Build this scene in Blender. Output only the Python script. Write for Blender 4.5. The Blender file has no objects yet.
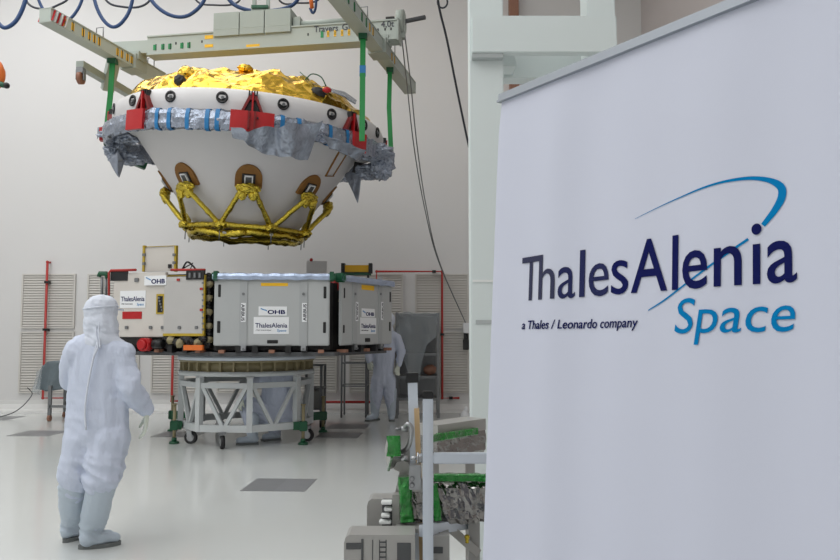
import bpy, bmesh, math, random
from mathutils import Vector as V, Matrix, noise, Quaternion
random.seed(4)
C = bpy.context.scene.collection
SC = bpy.context.scene
PI = math.pi
R = math.radians
F = 750.0; CZ = 1.5; TH = math.atan(52/750.0)

# ---------------------------------------------------------------- camera maths (only to measure the place)
def ray(px, py):
    u = (px-420)/F; v = (280-py)/F
    return V((u, math.cos(TH)-v*math.sin(TH), math.sin(TH)+v*math.cos(TH)))
def at(px, py, d):
    r = ray(px, py); k = d/r.y
    return V((r.x*k, d, CZ+r.z*k))
def fl(px, py, z=0.0):
    r = ray(px, py); k = (z-CZ)/r.z
    return V((r.x*k, r.y*k, z))

# ---------------------------------------------------------------- materials
def lin(c):
    return tuple(((x/255)/12.92 if x/255 <= .04045 else ((x/255+.055)/1.055)**2.4) for x in c)+(1,)
def mat(name, rgb, rough=.5, metal=0, bump=0, bscale=20, btype='noise', var=0, spec=.5, trans=0, alpha=1, coat=0, stretch=(1,1,1), bdist=.01):
    m = bpy.data.materials.new(name); m.use_nodes = True
    nt = m.node_tree; b = nt.nodes['Principled BSDF']
    b.inputs['Base Color'].default_value = lin(rgb)
    b.inputs['Roughness'].default_value = rough
    b.inputs['Metallic'].default_value = metal
    b.inputs['Specular IOR Level'].default_value = spec
    b.inputs['Transmission Weight'].default_value = trans
    b.inputs['Alpha'].default_value = alpha
    b.inputs['Coat Weight'].default_value = coat
    tc = nt.nodes.new('ShaderNodeTexCoord'); mp = nt.nodes.new('ShaderNodeMapping')
    mp.inputs['Scale'].default_value = stretch
    nt.links.new(tc.outputs['Object'], mp.inputs['Vector'])
    if btype == 'voronoi':
        n = nt.nodes.new('ShaderNodeTexVoronoi'); n.feature = 'F1'; n.inputs['Scale'].default_value = bscale; out = n.outputs['Distance']
    else:
        n = nt.nodes.new('ShaderNodeTexNoise'); n.inputs['Scale'].default_value = bscale; n.inputs['Detail'].default_value = 4; out = n.outputs['Fac']
    nt.links.new(mp.outputs[0], n.inputs['Vector'])
    if bump:
        bp = nt.nodes.new('ShaderNodeBump'); bp.inputs['Strength'].default_value = bump; bp.inputs['Distance'].default_value = bdist
        nt.links.new(out, bp.inputs['Height']); nt.links.new(bp.outputs[0], b.inputs['Normal'])
    if var:
        mx = nt.nodes.new('ShaderNodeMix'); mx.data_type = 'RGBA'
        c = lin(rgb)
        mx.inputs['A'].default_value = tuple(x*(1-var) for x in c[:3])+(1,)
        mx.inputs['B'].default_value = tuple(min(1, x*(1+var)) for x in c[:3])+(1,)
        nt.links.new(out, mx.inputs['Factor']); nt.links.new(mx.outputs['Result'], b.inputs['Base Color'])
    return m
M = {}
M['wall'] = mat('wall_paint', (222,221,220), .55, var=.015, bscale=.6)
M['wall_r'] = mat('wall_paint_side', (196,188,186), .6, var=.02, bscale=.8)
M['ceil'] = mat('ceiling_paint', (225,225,222), .7)
M['floor'] = mat('epoxy_floor', (213,216,214), .13, var=.03, bscale=.9, bump=.04, bdist=.02, spec=.55)
M['skirt'] = mat('skirting_paint', (226,226,224), .4, var=.02)
M['grille'] = mat('grille_metal', (212,209,203), .5, var=.02)
M['grille_d'] = mat('grille_gap', (206,203,196), .7)
M['tile'] = mat('grey_floor_tile', (132,133,135), .35, var=.08, bscale=8)
M['tile2'] = mat('lighter_floor_tile', (140,141,144), .35, var=.08, bscale=8)
M['red'] = mat('red_paint', (176,44,38), .4)
M['redpl'] = mat('red_plate', (178,18,24), .38, bump=.2, bscale=14)
M['dred'] = mat('dark_red_metal', (120,22,22), .4)
M['black'] = mat('black_plastic', (22,22,24), .45)
M['dark'] = mat('dark_structure', (38,36,36), .6, bump=.5, bscale=12, var=.4)
M['gold'] = mat('gold_foil', (236,192,78), .2, 1, bump=.5, bscale=7, btype='voronoi', bdist=.05, var=.1)
M['gold2'] = mat('wrinkled_gold_wrap', (206,184,72), .26, 1, bump=.8, bscale=34, bdist=.015, var=.25)
M['white_shell'] = mat('white_thermal_coating', (214,212,212), .5, var=.02, bscale=3)
M['wrap'] = mat('silver_plastic_wrap', (150,158,172), .22, .75, bump=.8, bscale=22, bdist=.02, var=.3)
M['bag'] = mat('clear_grey_bag', (150,158,172), .18, .5, bump=.8, bscale=9, bdist=.05, var=.3, coat=.5)
M['blue_tape'] = mat('blue_tape', (28,118,176), .4, bump=.3)
M['green'] = mat('green_webbing', (24,128,62), .6, bump=.3, bscale=60)
M['dgreen'] = mat('dark_green_metal', (24,84,56), .45)
M['gtape'] = mat('glossy_green_tape', (2,124,30), .10, .35, bump=1, bscale=12, bdist=.05, coat=1, var=.55)
M['cork'] = mat('brown_cork', (136,94,40), .7, var=.15, bscale=30)
M['beam'] = mat('pale_green_grey_paint', (176,184,176), .5, var=.04, bscale=3)
M['beam2'] = mat('grey_green_paint', (164,172,164), .5, var=.05, bscale=4)
M['yellow'] = mat('yellow_paint', (244,190,30), .5)
M['gmark'] = mat('green_paint', (30,140,80), .5)
M['stripe'] = mat('white_paint', (235,235,235), .5)
M['steel'] = mat('brushed_steel', (170,172,174), .32, .9, var=.08, bscale=10)
M['dsteel'] = mat('dull_steel', (128,130,132), .45, .6, var=.1, bscale=8)
M['alu'] = mat('anodised_aluminium', (208,216,226), .35, .3, var=.04, bscale=6)
M['frame'] = mat('light_grey_frame_paint', (200,205,206), .45, var=.04, bscale=6)
M['olive'] = mat('olive_primer', (150,140,108), .55, var=.12, bscale=10)
M['gbox'] = mat('grey_box_panel', (178,181,181), .42, var=.02, bscale=3)
M['gbox2'] = mat('grey_box_strip', (168,171,172), .42)
M['panel'] = mat('off_white_panel', (208,203,196), .45, var=.05, bscale=4)
M['panel2'] = mat('grey_white_panel', (188,186,183), .42, var=.05, bscale=4)
M['edge'] = mat('yellow_edging_tape', (186,158,46), .5, var=.2, bscale=20)
M['foil_b'] = mat('pale_blue_foil', (176,190,214), .25, .6, bump=.6, bscale=18, bdist=.01, var=.2)
M['sign'] = mat('white_sign', (236,238,240), .5)
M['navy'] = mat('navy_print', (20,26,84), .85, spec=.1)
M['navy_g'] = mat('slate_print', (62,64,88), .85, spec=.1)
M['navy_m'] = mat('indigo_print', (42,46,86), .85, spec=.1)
M['cyan'] = mat('cyan_print', (0,124,184), .85, spec=.1)
M['grey_p'] = mat('dark_grey_print', (70,72,80), .5)
M['suit'] = mat('cleanroom_fabric', (204,212,230), .75, bump=.7, bscale=6, stretch=(1.3,1.3,.4), bdist=.06, var=.02)
M['hood'] = mat('hood_fabric', (214,220,232), .75, bump=.3, bscale=14, bdist=.02)
M['boot'] = mat('boot_cover_fabric', (190,202,214), .6, bump=.4, bscale=14, bdist=.015)
M['sole'] = mat('grey_rubber_sole', (112,116,116), .7)
M['glove'] = mat('latex_glove', (214,220,208), .45)
M['skin'] = mat('skin', (196,150,126), .5)
M['eye'] = mat('eye', (40,34,32), .3)
M['rubber'] = mat('black_rubber', (36,36,38), .6)
M['wheel_o'] = mat('brown_caster_tyre', (140,96,74), .5)
M['cblue'] = mat('blue_cable', (34,66,112), .45)
M['cdark'] = mat('dark_cable', (48,52,62), .5)
M['orange'] = mat('orange_plastic', (222,112,42), .5)
M['banner'] = mat('banner_fabric', (205,209,224), .6, var=.01, bscale=2)
M['rail'] = mat('banner_rail_aluminium', (160,166,174), .4, .5)
M['gate'] = mat('pale_column_paint', (220,229,228), .45, var=.015, bscale=2)
M['gate_s'] = mat('grey_joint_strip', (178,184,184), .5)
M['gate_l'] = mat('reflection_strip_and_teeth', (235,238,236), .4)  # painted reflection on the column, also the bracket teeth
M['brown'] = mat('brown_painted_post', (150,108,88), .6, var=.1)
M['tarp'] = mat('grey_tarpaulin', (104,116,122), .4, bump=.6, bscale=8, bdist=.03, var=.15)
M['film'] = mat('clear_plastic_film', (176,184,188), .12, 0, bump=.9, bscale=5, bdist=.08, alpha=.36, coat=.6)
M['machine'] = mat('brushed_machine_cover', (168,167,164), .38, .25, var=.05, bscale=5)
M['machine_d'] = mat('dark_recess', (78,80,82), .5)
M['mli'] = mat('silver_foil_wrap', (140,138,136), .07, 1, bump=.4, bscale=7, bdist=.05, var=.3, stretch=(1,1,1.6))
M['beige'] = mat('beige_reflection', (196,168,128), .6, var=.08, bscale=12)  # tan of the wood reflection put on the leaning post

# ---------------------------------------------------------------- mesh builder
class MB:
    def __init__(s, *mats):
        s.bm = bmesh.new(); s.mats = list(mats); s.T = Matrix.Identity(4)
    def mi(s, m):
        if m is None: return 0
        if m not in s.mats: s.mats.append(m)
        return s.mats.index(m)
    def add(s, vs, fs, m=None, smooth=False):
        i = s.mi(m); bv = [s.bm.verts.new(s.T @ V(v)) for v in vs]
        for f in fs:
            try:
                fc = s.bm.faces.new([bv[k] for k in f]); fc.material_index = i; fc.smooth = smooth
            except ValueError: pass
        return bv
    def box(s, lo, hi, m=None, bev=0):
        x0,y0,z0 = lo; x1,y1,z1 = hi
        if bev:
            b = min(bev, abs(x1-x0)*.45, abs(y1-y0)*.45, abs(z1-z0)*.45)
            t = bmesh.new(); bmesh.ops.create_cube(t, size=1)
            for v in t.verts: v.co = V(((x0+x1)/2+v.co.x*(x1-x0), (y0+y1)/2+v.co.y*(y1-y0), (z0+z1)/2+v.co.z*(z1-z0)))
            bmesh.ops.bevel(t, geom=t.edges[:], offset=b, segments=2, affect='EDGES')
            t.verts.index_update()
            s.add([v.co.copy() for v in t.verts], [[v.index for v in f.verts] for f in t.faces], m); t.free(); return
        s.add([(x0,y0,z0),(x1,y0,z0),(x1,y1,z0),(x0,y1,z0),(x0,y0,z1),(x1,y0,z1),(x1,y1,z1),(x0,y1,z1)],
              [(0,3,2,1),(4,5,6,7),(0,1,5,4),(1,2,6,5),(2,3,7,6),(3,0,4,7)], m)
    def frame_of(s, p0, p1, up=(0,0,1)):
        d = (V(p1)-V(p0)); L = d.length; z = d.normalized(); u = V(up)
        if abs(z.dot(u)) > .99: u = V((0,1,0))
        x = u.cross(z).normalized(); y = z.cross(x)
        return x, y, z, L
    def bar(s, p0, p1, w, h, m=None, up=(0,0,1), w1=None, h1=None):
        x, y, z, L = s.frame_of(p0, p1, up); p0 = V(p0); p1 = V(p1); w1 = w1 or w; h1 = h1 or h
        vs = [p0+x*a*w/2+y*b*h/2 for a,b in ((-1,-1),(1,-1),(1,1),(-1,1))]+[p1+x*a*w1/2+y*b*h1/2 for a,b in ((-1,-1),(1,-1),(1,1),(-1,1))]
        s.add(vs, [(0,3,2,1),(4,5,6,7),(0,1,5,4),(1,2,6,5),(2,3,7,6),(3,0,4,7)], m)
    def cyl(s, p0, p1, r0, r1=None, m=None, n=16, smooth=True):
        r1 = r0 if r1 is None else r1
        x, y, z, L = s.frame_of(p0, p1); p0 = V(p0); p1 = V(p1); vs = []
        for p, r in ((p0,r0),(p1,r1)):
            for k in range(n):
                a = 2*PI*k/n; vs.append(p+x*math.cos(a)*r+y*math.sin(a)*r)
        i = s.mi(m); bv = [s.bm.verts.new(s.T @ v) for v in vs]
        for k in range(n):
            f = s.bm.faces.new((bv[k], bv[(k+1)%n], bv[n+(k+1)%n], bv[n+k])); f.smooth = smooth; f.material_index = i
        f = s.bm.faces.new(bv[:n][::-1]); f.material_index = i
        f = s.bm.faces.new(bv[n:]); f.material_index = i
    def tube(s, pts, r, m=None, n=8, jit=0, cap=True):
        pts = [V(p) for p in pts]; rings = []; px = None
        rr = r if isinstance(r, (list, tuple)) else [r]*len(pts)
        for k, p in enumerate(pts):
            t = (pts[min(k+1, len(pts)-1)]-pts[max(k-1, 0)]).normalized()
            if px is None:
                u = V((0,0,1)) if abs(t.z) < .9 else V((1,0,0)); px = u.cross(t).normalized()
            else:
                px = (px - t*px.dot(t)).normalized()
            y = t.cross(px); ring = []
            for q in range(n):
                a = 2*PI*q/n; rad = rr[k]
                if jit: rad *= 1+jit*noise.noise(p*9+V((math.cos(a), math.sin(a), k*.1))*1.7)
                ring.append(p+px*math.cos(a)*rad+y*math.sin(a)*rad)
            rings.append(ring)
        vs = [v for rg in rings for v in rg]; fs = []
        for k in range(len(pts)-1):
            for q in range(n): fs.append((k*n+q, k*n+(q+1)%n, (k+1)*n+(q+1)%n, (k+1)*n+q))
        if cap: fs.append(tuple(range(n))[::-1]); fs.append(tuple(range((len(pts)-1)*n, len(pts)*n)))
        s.add(vs, fs, m, True)
    def lathe(s, prof, n=64, m=None, smooth=True, disp=None, a0=0, a1=2*PI):
        full = abs(a1-a0-2*PI) < 1e-6; nn = n if full else n+1; vs = []; fs = []
        for (r, z) in prof:
            for k in range(nn):
                a = a0+(a1-a0)*k/n; p = V((r*math.sin(a), -r*math.cos(a), z))
                if disp: p = disp(p, a, r)
                vs.append(p)
        for j in range(len(prof)-1):
            for k in range(n):
                k2 = (k+1) % nn; fs.append((j*nn+k, j*nn+k2, (j+1)*nn+k2, (j+1)*nn+k))
        s.add(vs, fs, m, smooth)
    def prism(s, poly, h0, h1, m=None, fn=None):
        # poly in (x,z), extruded along y from h0 to h1
        n = len(poly); vs = [(x, h0, z) for x, z in poly]+[(x, h1, z) for x, z in poly]
        fs = [tuple(range(n)), tuple(range(n, 2*n))[::-1]]+[((k+1)%n, k, n+k, n+(k+1)%n) for k in range(n)]
        s.add(vs, fs, m)
    def sph(s, c, r, m=None, seg=16, sc=(1,1,1), amp=0, freq=5, smooth=True):
        t = bmesh.new(); bmesh.ops.create_icosphere(t, subdivisions=seg if seg < 7 else 3, radius=1)
        t.verts.index_update(); vs = []
        for v in t.verts:
            k = 1.0
            if amp: k += amp*noise.turbulence(v.co*freq*.4+V(c)*3, 3, True)-amp*.5
            vs.append(V(c)+V((v.co.x*r*sc[0]*k, v.co.y*r*sc[1]*k, v.co.z*r*sc[2]*k)))
        s.add(vs, [[v.index for v in f.verts] for f in t.faces], m, smooth); t.free()
    def sheet(s, top, bot, nx=24, ny=12, m=None, amp=.03, freq=4, th=.004, smooth=True):
        def smp(pl, t):
            t *= len(pl)-1; k = min(int(t), len(pl)-2); return V(pl[k]).lerp(V(pl[k+1]), t-k)
        vs = []
        for j in range(ny+1):
            for i in range(nx+1):
                p = smp(top, i/nx).lerp(smp(bot, i/nx), j/ny)
                q = V((p.x*freq*2, p.y*freq, p.z*freq*.7))
                vs.append(p+V((noise.noise(q)*.4, noise.noise(q+V((7,3,1))), noise.noise(q+V((1,9,4)))*.3))*amp)
        n0 = len(vs); vs += [v+V((0,th,0)) for v in vs]; fs = []
        g = lambda i, j: j*(nx+1)+i
        for j in range(ny):
            for i in range(nx):
                fs.append((g(i,j), g(i,j+1), g(i+1,j+1), g(i+1,j))); fs.append(tuple(n0+k for k in (g(i,j), g(i+1,j), g(i+1,j+1), g(i,j+1))))
        for i in range(nx):
            fs.append((g(i,0), g(i+1,0), n0+g(i+1,0), n0+g(i,0))); fs.append((g(i+1,ny), g(i,ny), n0+g(i,ny), n0+g(i+1,ny)))
        for j in range(ny):
            fs.append((g(0,j+1), g(0,j), n0+g(0,j), n0+g(0,j+1))); fs.append((g(nx,j), g(nx,j+1), n0+g(nx,j+1), n0+g(nx,j)))
        s.add(vs, fs, m, smooth)
    def text(s, string, x0, z0, w, h, y, m=None, shear=0, bold=0, fn=None, th=.002):
        # lettering fitted to width w and cap height h, baseline at z0, facing -y
        vs, fs = text_geo(string, bold)
        xs = [v[0] for v in vs]; a, b = min(xs), max(xs)
        out = []
        for (vx, vz, e) in vs:
            xx = (vx-a)/(b-a)*w; zz = vz/CAPH*h
            p = (x0+xx+zz*shear, y-(th if e else 0), z0+zz)
            out.append(fn(*p) if fn else p)
        s.add(out, fs, m)
    def build(s, name, parent=None, world=False, smooth_all=None, recalc=False):
        me = bpy.data.meshes.new(name)
        bmesh.ops.recalc_face_normals(s.bm, faces=s.bm.faces[:]) if recalc else None
        if parent is None:
            zs = [v.co for v in s.bm.verts]
            c = V(((min(v.x for v in zs)+max(v.x for v in zs))/2, (min(v.y for v in zs)+max(v.y for v in zs))/2, min(v.z for v in zs)))
            for v in s.bm.verts: v.co -= c
        elif world:
            inv = wm(parent).inverted()
            s.bm.transform(inv)
        s.bm.to_mesh(me); s.bm.free()
        for m in s.mats: me.materials.append(M[m])
        o = bpy.data.objects.new(name, me); C.objects.link(o)
        if parent is None: o.location = c
        else: o.parent = parent
        return o
def wm(o):
    m = Matrix.LocRotScale(o.location, o.rotation_euler, None)
    return wm(o.parent) @ m if o.parent else m
CAPH = 1.0
_tc = {}
def text_geo(string, bold=0):
    global CAPH
    k = (string, bold)
    if k in _tc: return _tc[k]
    def geo(st):
        cu = bpy.data.curves.new('tmp_text', 'FONT'); cu.body = st; cu.size = 1; cu.offset = bold; cu.fill_mode = 'BOTH'; cu.extrude = .01; cu.resolution_u = 4
        o = bpy.data.objects.new('tmp_text', cu); C.objects.link(o)
        dg = bpy.context.evaluated_depsgraph_get(); me = bpy.data.meshes.new_from_object(o.evaluated_get(dg))
        vs = [(v.co.x, v.co.y, v.co.z > 0) for v in me.vertices]; fs = [tuple(p.vertices) for p in me.polygons]
        bpy.data.objects.remove(o); bpy.data.curves.remove(cu); bpy.data.meshes.remove(me)
        return vs, fs
    if CAPH == 1.0:
        vs, _ = geo('H'); CAPH = max(v[1] for v in vs)
    _tc[k] = geo(string); return _tc[k]
def tag(o, label=None, cat=None, group=None, kind=None):
    if label: o['label'] = label
    if cat: o['category'] = cat
    if group: o['group'] = group
    if kind: o['kind'] = kind
    return o
def empty(name, loc, label, cat, group=None, rot=(0,0,0)):
    o = bpy.data.objects.new(name, None); C.objects.link(o); o.location = loc; o.rotation_euler = rot; o.empty_display_size = .1
    return tag(o, label, cat, group)
def copy_tree(o, parent=None):
    c = o.copy(); C.objects.link(c); c.parent = parent
    for ch in [x for x in C.objects if x.parent == o]: copy_tree(ch, c)
    return c
def spline(pts, n=10):
    pts = [V(p) for p in pts]; P = [pts[0]*2-pts[1]]+pts+[pts[-1]*2-pts[-2]]; out = []
    for k in range(1, len(P)-2):
        for j in range(n):
            t = j/n; a,b,c,d = P[k-1:k+3]
            out.append(.5*((2*b)+(c-a)*t+(2*a-5*b+4*c-d)*t*t+(3*b-a-3*c+d)*t**3))
    return out+[pts[-1]]

# ================================================================ THE HALL
X0, X1, Y0, Y1, ZC = -9.5, 4.3, -4.0, 14.2, 9.0
def struct(name, mb, **k):
    o = mb.build(name); o['kind'] = 'structure'; return o
mb = MB('floor'); mb.box((X0,Y0,-.12), (X1,Y1+.15,0)); struct('floor', mb)
mb = MB('wall'); mb.box((X0-.15,Y1,0), (X1+.15,Y1+.15,ZC)); struct('wall_back', mb)
mb = MB('wall'); mb.box((X0-.15,Y0,0), (X0,Y1,ZC)); struct('wall_left', mb)
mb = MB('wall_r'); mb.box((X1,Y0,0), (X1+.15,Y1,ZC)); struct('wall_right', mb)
mb = MB('wall'); mb.box((X0-.15,Y0-.15,0), (X1+.15,Y0,ZC)); struct('wall_front', mb)
mb = MB('ceil'); mb.box((X0-.15,Y0-.15,ZC), (X1+.15,Y1+.15,ZC+.12)); struct('ceiling', mb)
mb = MB('skirt'); mb.prism([(0,0),(.12,0),(.115,.03),(.06,.07),(.03,.14),(.022,.15),(.022,.22),(0,.22)], 0, X1-X0)
mb.bm.transform(Matrix(((0,1,0,X0),(-1,0,0,Y1),(0,0,1,0),(0,0,0,1)))); bs = struct('baseboard_back', mb)
mb = MB('brown'); mb.box((at(510,50,14).x, 13.98, 0), (at(519,50,14).x, 14.2, ZC)); struct('trim_1', mb)

# louvred wall grilles
def grille_mb(w, h):
    mb = MB('grille', 'grille_d')
    mb.box((0,0,0), (w,.01,h), 'grille_d')
    fr = .03
    for a, b in (((0,-.03,0),(w,0,fr)), ((0,-.03,h-fr),(w,0,h)), ((0,-.03,fr),(fr,0,h-fr)), ((w-fr,-.03,fr),(w,0,h-fr))): mb.box(a, b, 'grille')
    n = int((h-2*fr)/.048)
    for k in range(n):
        z = fr+(h-2*fr)*(k+.5)/n
        mb.bar((fr,-.014,z), (w-fr,-.014,z), .034, .006, 'grille', up=(0,-.9,.43))
    return mb
gy = Y1-.012
zt, zm, zb = at(200,274,14.2).z, at(200,330,14.2).z, at(200,393,14.2).z
for row, (za, zz) in enumerate(((zm+.03, zt), (zb, zm-.03))):
    src = None
    names = ['beyond the covered trolley at the far left','behind the standing technician','behind the left end of the module','behind the module left of its middle','behind the middle of the module','behind the right end of the module','beside the pale column on the right']
    for k in range(7):
        xa = (22+65.5*k-420)/F*14.2; w = 53.5/F*14.2
        if src is None:
            o = grille_mb(w, zz-za).build('wall_grille'); src = o
        else:
            o = src.copy(); C.objects.link(o)
        o.location = (xa+w/2, gy-.01, za)
        tag(o, ('upper' if row == 0 else 'lower')+' cream louvred wall grille '+names[k], 'wall grille', 'louvred grilles along the back wall')

# floor tiles
def tile(px, py, label, w=.6, src=None):
    p = fl(px, py)
    if src: o = src.copy(); C.objects.link(o)
    else:
        mb = MB('tile', 'tile2'); 
        mb.box((0,0,0), (.32,.6,.003), 'tile'); mb.box((.32,0,0), (.62,.6,.003), 'tile2'); o = mb.build('floor_tile')
        for v in o.data.vertices: v.co += V((.31,.3,0))
    o.location = (p.x, p.y, 0); o.rotation_euler.z = R(-3)
    return tag(o, label, 'floor tile', 'grey floor tiles')
t0 = tile(240, 491, 'grey floor tile alone in the middle of the open floor')
tile(314, 438, 'grey floor tile right of the ring trolley, nearer of the two', src=t0)
tile(326, 428.5, 'grey floor tile in front of the far technician, farther of the two', src=t0)
tile(150, 437, 'grey floor tile just left of the ring trolley stabiliser', src=t0)
tile(6, 436, 'grey floor tile left of the standing technician', src=t0)
tile(-30, 420, 'grey floor tile at the far left edge near the wall', src=t0)

# red pipes
def pipe(pts, label, clips=()):
    mb = MB('red', 'black'); mb.tube(pts, .023, 'red', n=10)
    for c in clips: mb.box(V(c)-V((.034,.034,.022)), V(c)+V((.034,.10,.022)), 'black')
    for p in pts[1:-1]: mb.sph(p, .029, 'red', seg=2)
    return tag(mb.build('red_pipe'), label, 'pipe', 'red pipes on the back wall')
d = 14.08
def PV(x, ya, yb):      # a plumb drop
    a = at(x, ya, d); b = at(x, yb, d); return V((a.x, d, a.z)), V((a.x, d, b.z))
a, b = PV(47.5, 262, 398); pipe([a+V((0,.1,0)), a, b, b+V((1.1,0,0))], 'red pipe dropping down the wall behind the covered trolley', [a.lerp(b,.5), a.lerp(b,.15)])
a, b = PV(376.5, 300, 271.5); c, e = PV(442, 271.5, 398); 
pipe([a, V((a.x,d,c.z)), V((c.x,d,c.z)), e, e+V((.32,0,0))], 'red pipe running above the plastic-draped rack and down beside it', [c.lerp(e,.5), V((c.x-.15,d,c.z)), e+V((.16,0,0))])
a, b = PV(173, 345, 401); pipe([a, b, b+V((.14,0,0)), b+V((.14,.1,0))], 'short red pipe ending low beside the left of the ring trolley')
a = at(300, 402, d); b = at(372, 402, d); pipe([a+V((0,.1,0)), a, V((b.x,d,a.z)), V((b.x,d+.1,a.z))], 'low horizontal red pipe behind the far technician')

# ================================================================ WHITE GATE FRAME (right of centre, 5 m away)
gr = empty('steel_gate_frame', (at(545,300,5).x, 5.1, 0), 'pale green-white steel frame of two columns and crossbeams behind the banner', 'steel frame')
D5 = 5.0
xl, xr = at(469.7,0,D5).x, at(503,0,D5).x
mb = MB('gate', 'gate_s', 'gate_l'); mb.box((xl,D5,0), (xr,D5+.22,5.2), 'gate', bev=.006)
z = at(480,322,D5).z; mb.box((xl+.03,D5-.006,z-.013), (xr-.01,D5-.0005,z+.013), 'gate_s')
z = at(480,281,D5).z; mb.box((xl+.01,D5-.005,z-.008), (xr-.01,D5-.0005,z+.008), 'gate_l')  # bright strip imitates a reflection across the column
mb.build('column', gr, world=True)
mb = MB('gate'); a, b = at(587,0,D5).x, at(615,0,D5).x; mb.box((a,D5,0), (b,D5+.22,5.2), 'gate', bev=.006); mb.build('column', gr, world=True)
mb = MB('gate', 'gate_s'); a, b = at(472,16,D5-.06), at(617,53,D5-.06); mb.box((a.x,D5-.07,b.z), (b.x,D5-.002,a.z), 'gate', bev=.006)
mb.box((a.x+.0,D5-.06,b.z-.03), (xr-.01,D5-.004,b.z-.001), 'gate_s'); mb.build('crossbeam', gr, world=True)
mb = MB('gate'); a, b = at(495,54,D5+.5), at(600,82,D5+.5); mb.box((a.x,D5+.4,b.z), (b.x,D5+.55,a.z+.05), 'gate'); 
mb.box((a.x+.02,D5+.22,b.z+.02), (a.x+.12,D5+.4,b.z+.12), 'gate'); mb.box((b.x-.12,D5+.22,b.z+.02), (b.x-.02,D5+.4,b.z+.12), 'gate'); mb.build('rear_crossbeam', gr, world=True)

# ================================================================ BANNER
D0 = 1.8
hd = V((-.687, 1, -.012)).normalized()             # along the banner, away from the camera
nh = V((-.824, -.566, 0)).normalized()             # level normal, towards the camera
lean = R(3.6)
vd = (V((0,0,1))*math.cos(lean) - nh*math.sin(lean)).normalized()
ud = -hd                                            # rightwards as seen
vd = (vd - ud*vd.dot(ud)*0.75).normalized()
nd = ud.cross(vd).normalized(); nd = nd if nd.dot(nh) > 0 else -nd
O = at(501, 99, D0)                                 # top left corner
def hit(px, py):
    r = ray(px, py); cam = V((0,0,CZ)); t = (O-cam).dot(nd)/r.dot(nd); return cam+r*t
def uv(px, py):
    p = hit(px, py)-O
    a, b, c = ud.dot(ud), ud.dot(vd), vd.dot(vd); e, f = p.dot(ud), p.dot(vd); det = a*c-b*b
    return V(((e*c-f*b)/det, (a*f-b*e)/det))
BW = 1.05
zfoot = .06
BH = (O.z-zfoot)/vd.z                               # length down to the foot
def rip(u):
    return .0035*math.sin(u*14+.6)+.002*math.sin(u*31+2)+.004*math.exp(-((u-.2)/.05)**2)
def S(u, y, v):                                     # banner space (u right, v up from the top edge, -y out) to the world
    return O+ud*u+vd*v+nd*(rip(u)*min(1, -v/.15+.15)-y)
br = empty('roll_up_banner', (O+vd*(-BH)+ud*(BW/2)).to_tuple(), 'large white fabric banner with printed company logo standing at the right', 'banner')
br.location.z = 0
mb = MB('banner'); NX, NY = 90, 24; vs = []; fs = []
for side in (0, 1):
    for j in range(NY+1):
        for i in range(NX+1):
            u = BW*i/NX; v = -BH*j/NY
            if j == 0: v = -.004
            inset = .006*math.exp(v/.02) if i in (0,) else 0
            vs.append(S(u+inset, side*.0012, v))
n1 = (NX+1)*(NY+1)
for j in range(NY):
    for i in range(NX):
        q = (j*(NX+1)+i, (j+1)*(NX+1)+i, (j+1)*(NX+1)+i+1, j*(NX+1)+i+1); fs.append(q); fs.append(tuple(n1+k for k in q[::-1]))
mb.add(vs, fs, 'banner', True); mb.build('fabric', br, world=True)
mb = MB('rail', 'black')
a = O-ud*.004; b = O+ud*(BW+.004)
mb.bar(a+vd*.004, b+vd*.004, .012, .015, 'rail', up=vd); mb.bar(a-vd*.008+nd*.004, b-vd*.008+nd*.004, .013, .004, 'rail', up=vd)
mb.build('top_rail', br, world=True)
mb = MB('rail'); a = O+vd*(-BH); mb.bar(a-ud*.01+V((0,0,-.01)), a+ud*(BW+.01)+V((0,0,-.01)), .11, .10, 'rail'); mb.build('base_housing', br, world=True)
mb = MB('dsteel'); a = O+ud*(BW/2)-nd*.03; b = O+ud*(BW/2)+vd*(-BH)-nd*.03; mb.cyl(a, b, .012, m='dsteel'); mb.build('rear_pole', br, world=True)
def put(segs, base_a, base_b, w0, cap, shear, bold, name, label=None):
    """segs: (text, material, px left, px right); baseline through two photo points, cap height in metres"""
    mb = MB(*[x[1] for x in segs])
    A, B = uv(*base_a), uv(*base_b)
    for (st, m, xa, xb, capm) in segs:
        ya = base_a[1]+(base_b[1]-base_a[1])*(xa-base_a[0])/(base_b[0]-base_a[0])
        yb = base_a[1]+(base_b[1]-base_a[1])*(xb-base_a[0])/(base_b[0]-base_a[0])
        a, b = uv(xa, ya), uv(xb, yb); dv = (b.y-a.y)/(b.x-a.x)
        mb.text(st, 0, 0, b.x-a.x, capm, 0, m, shear=shear, bold=bold, fn=lambda x, y, z: S(a.x+x, -.0012+y*.3-.0, a.y+z+x*dv), th=.002)
    o = mb.build(name, br, world=True)
    if label: o['label'] = label
    return o
capT = uv(528,258.5).y-uv(528,300).y
capA = uv(664,236).y-uv(664,291).y
capT2 = (capT+capA)/2
BA, BB = (528.6,300.8), (795,280.5)
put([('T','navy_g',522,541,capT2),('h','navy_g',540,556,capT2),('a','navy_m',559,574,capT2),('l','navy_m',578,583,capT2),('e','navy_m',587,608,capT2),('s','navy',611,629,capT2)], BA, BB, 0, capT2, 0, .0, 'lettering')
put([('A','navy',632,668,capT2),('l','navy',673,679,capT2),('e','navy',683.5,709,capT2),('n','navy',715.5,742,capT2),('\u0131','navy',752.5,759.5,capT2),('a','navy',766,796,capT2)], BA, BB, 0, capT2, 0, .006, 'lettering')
cs = uv(690,297).y-uv(690,331.5).y
put([('Space','cyan',675,792,cs)], (677,333.5), (793,331), 0, cs, .17, 0, 'lettering', 'cyan slanted lettering')
cc = uv(540,320.5).y-uv(540,329).y
put([('a Thales / Leonardo company','navy',522.5,638,cc)], (523.6,329.3), (639,327.2), 0, cc, .17, .006, 'lettering', 'small slanted navy line')
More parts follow.
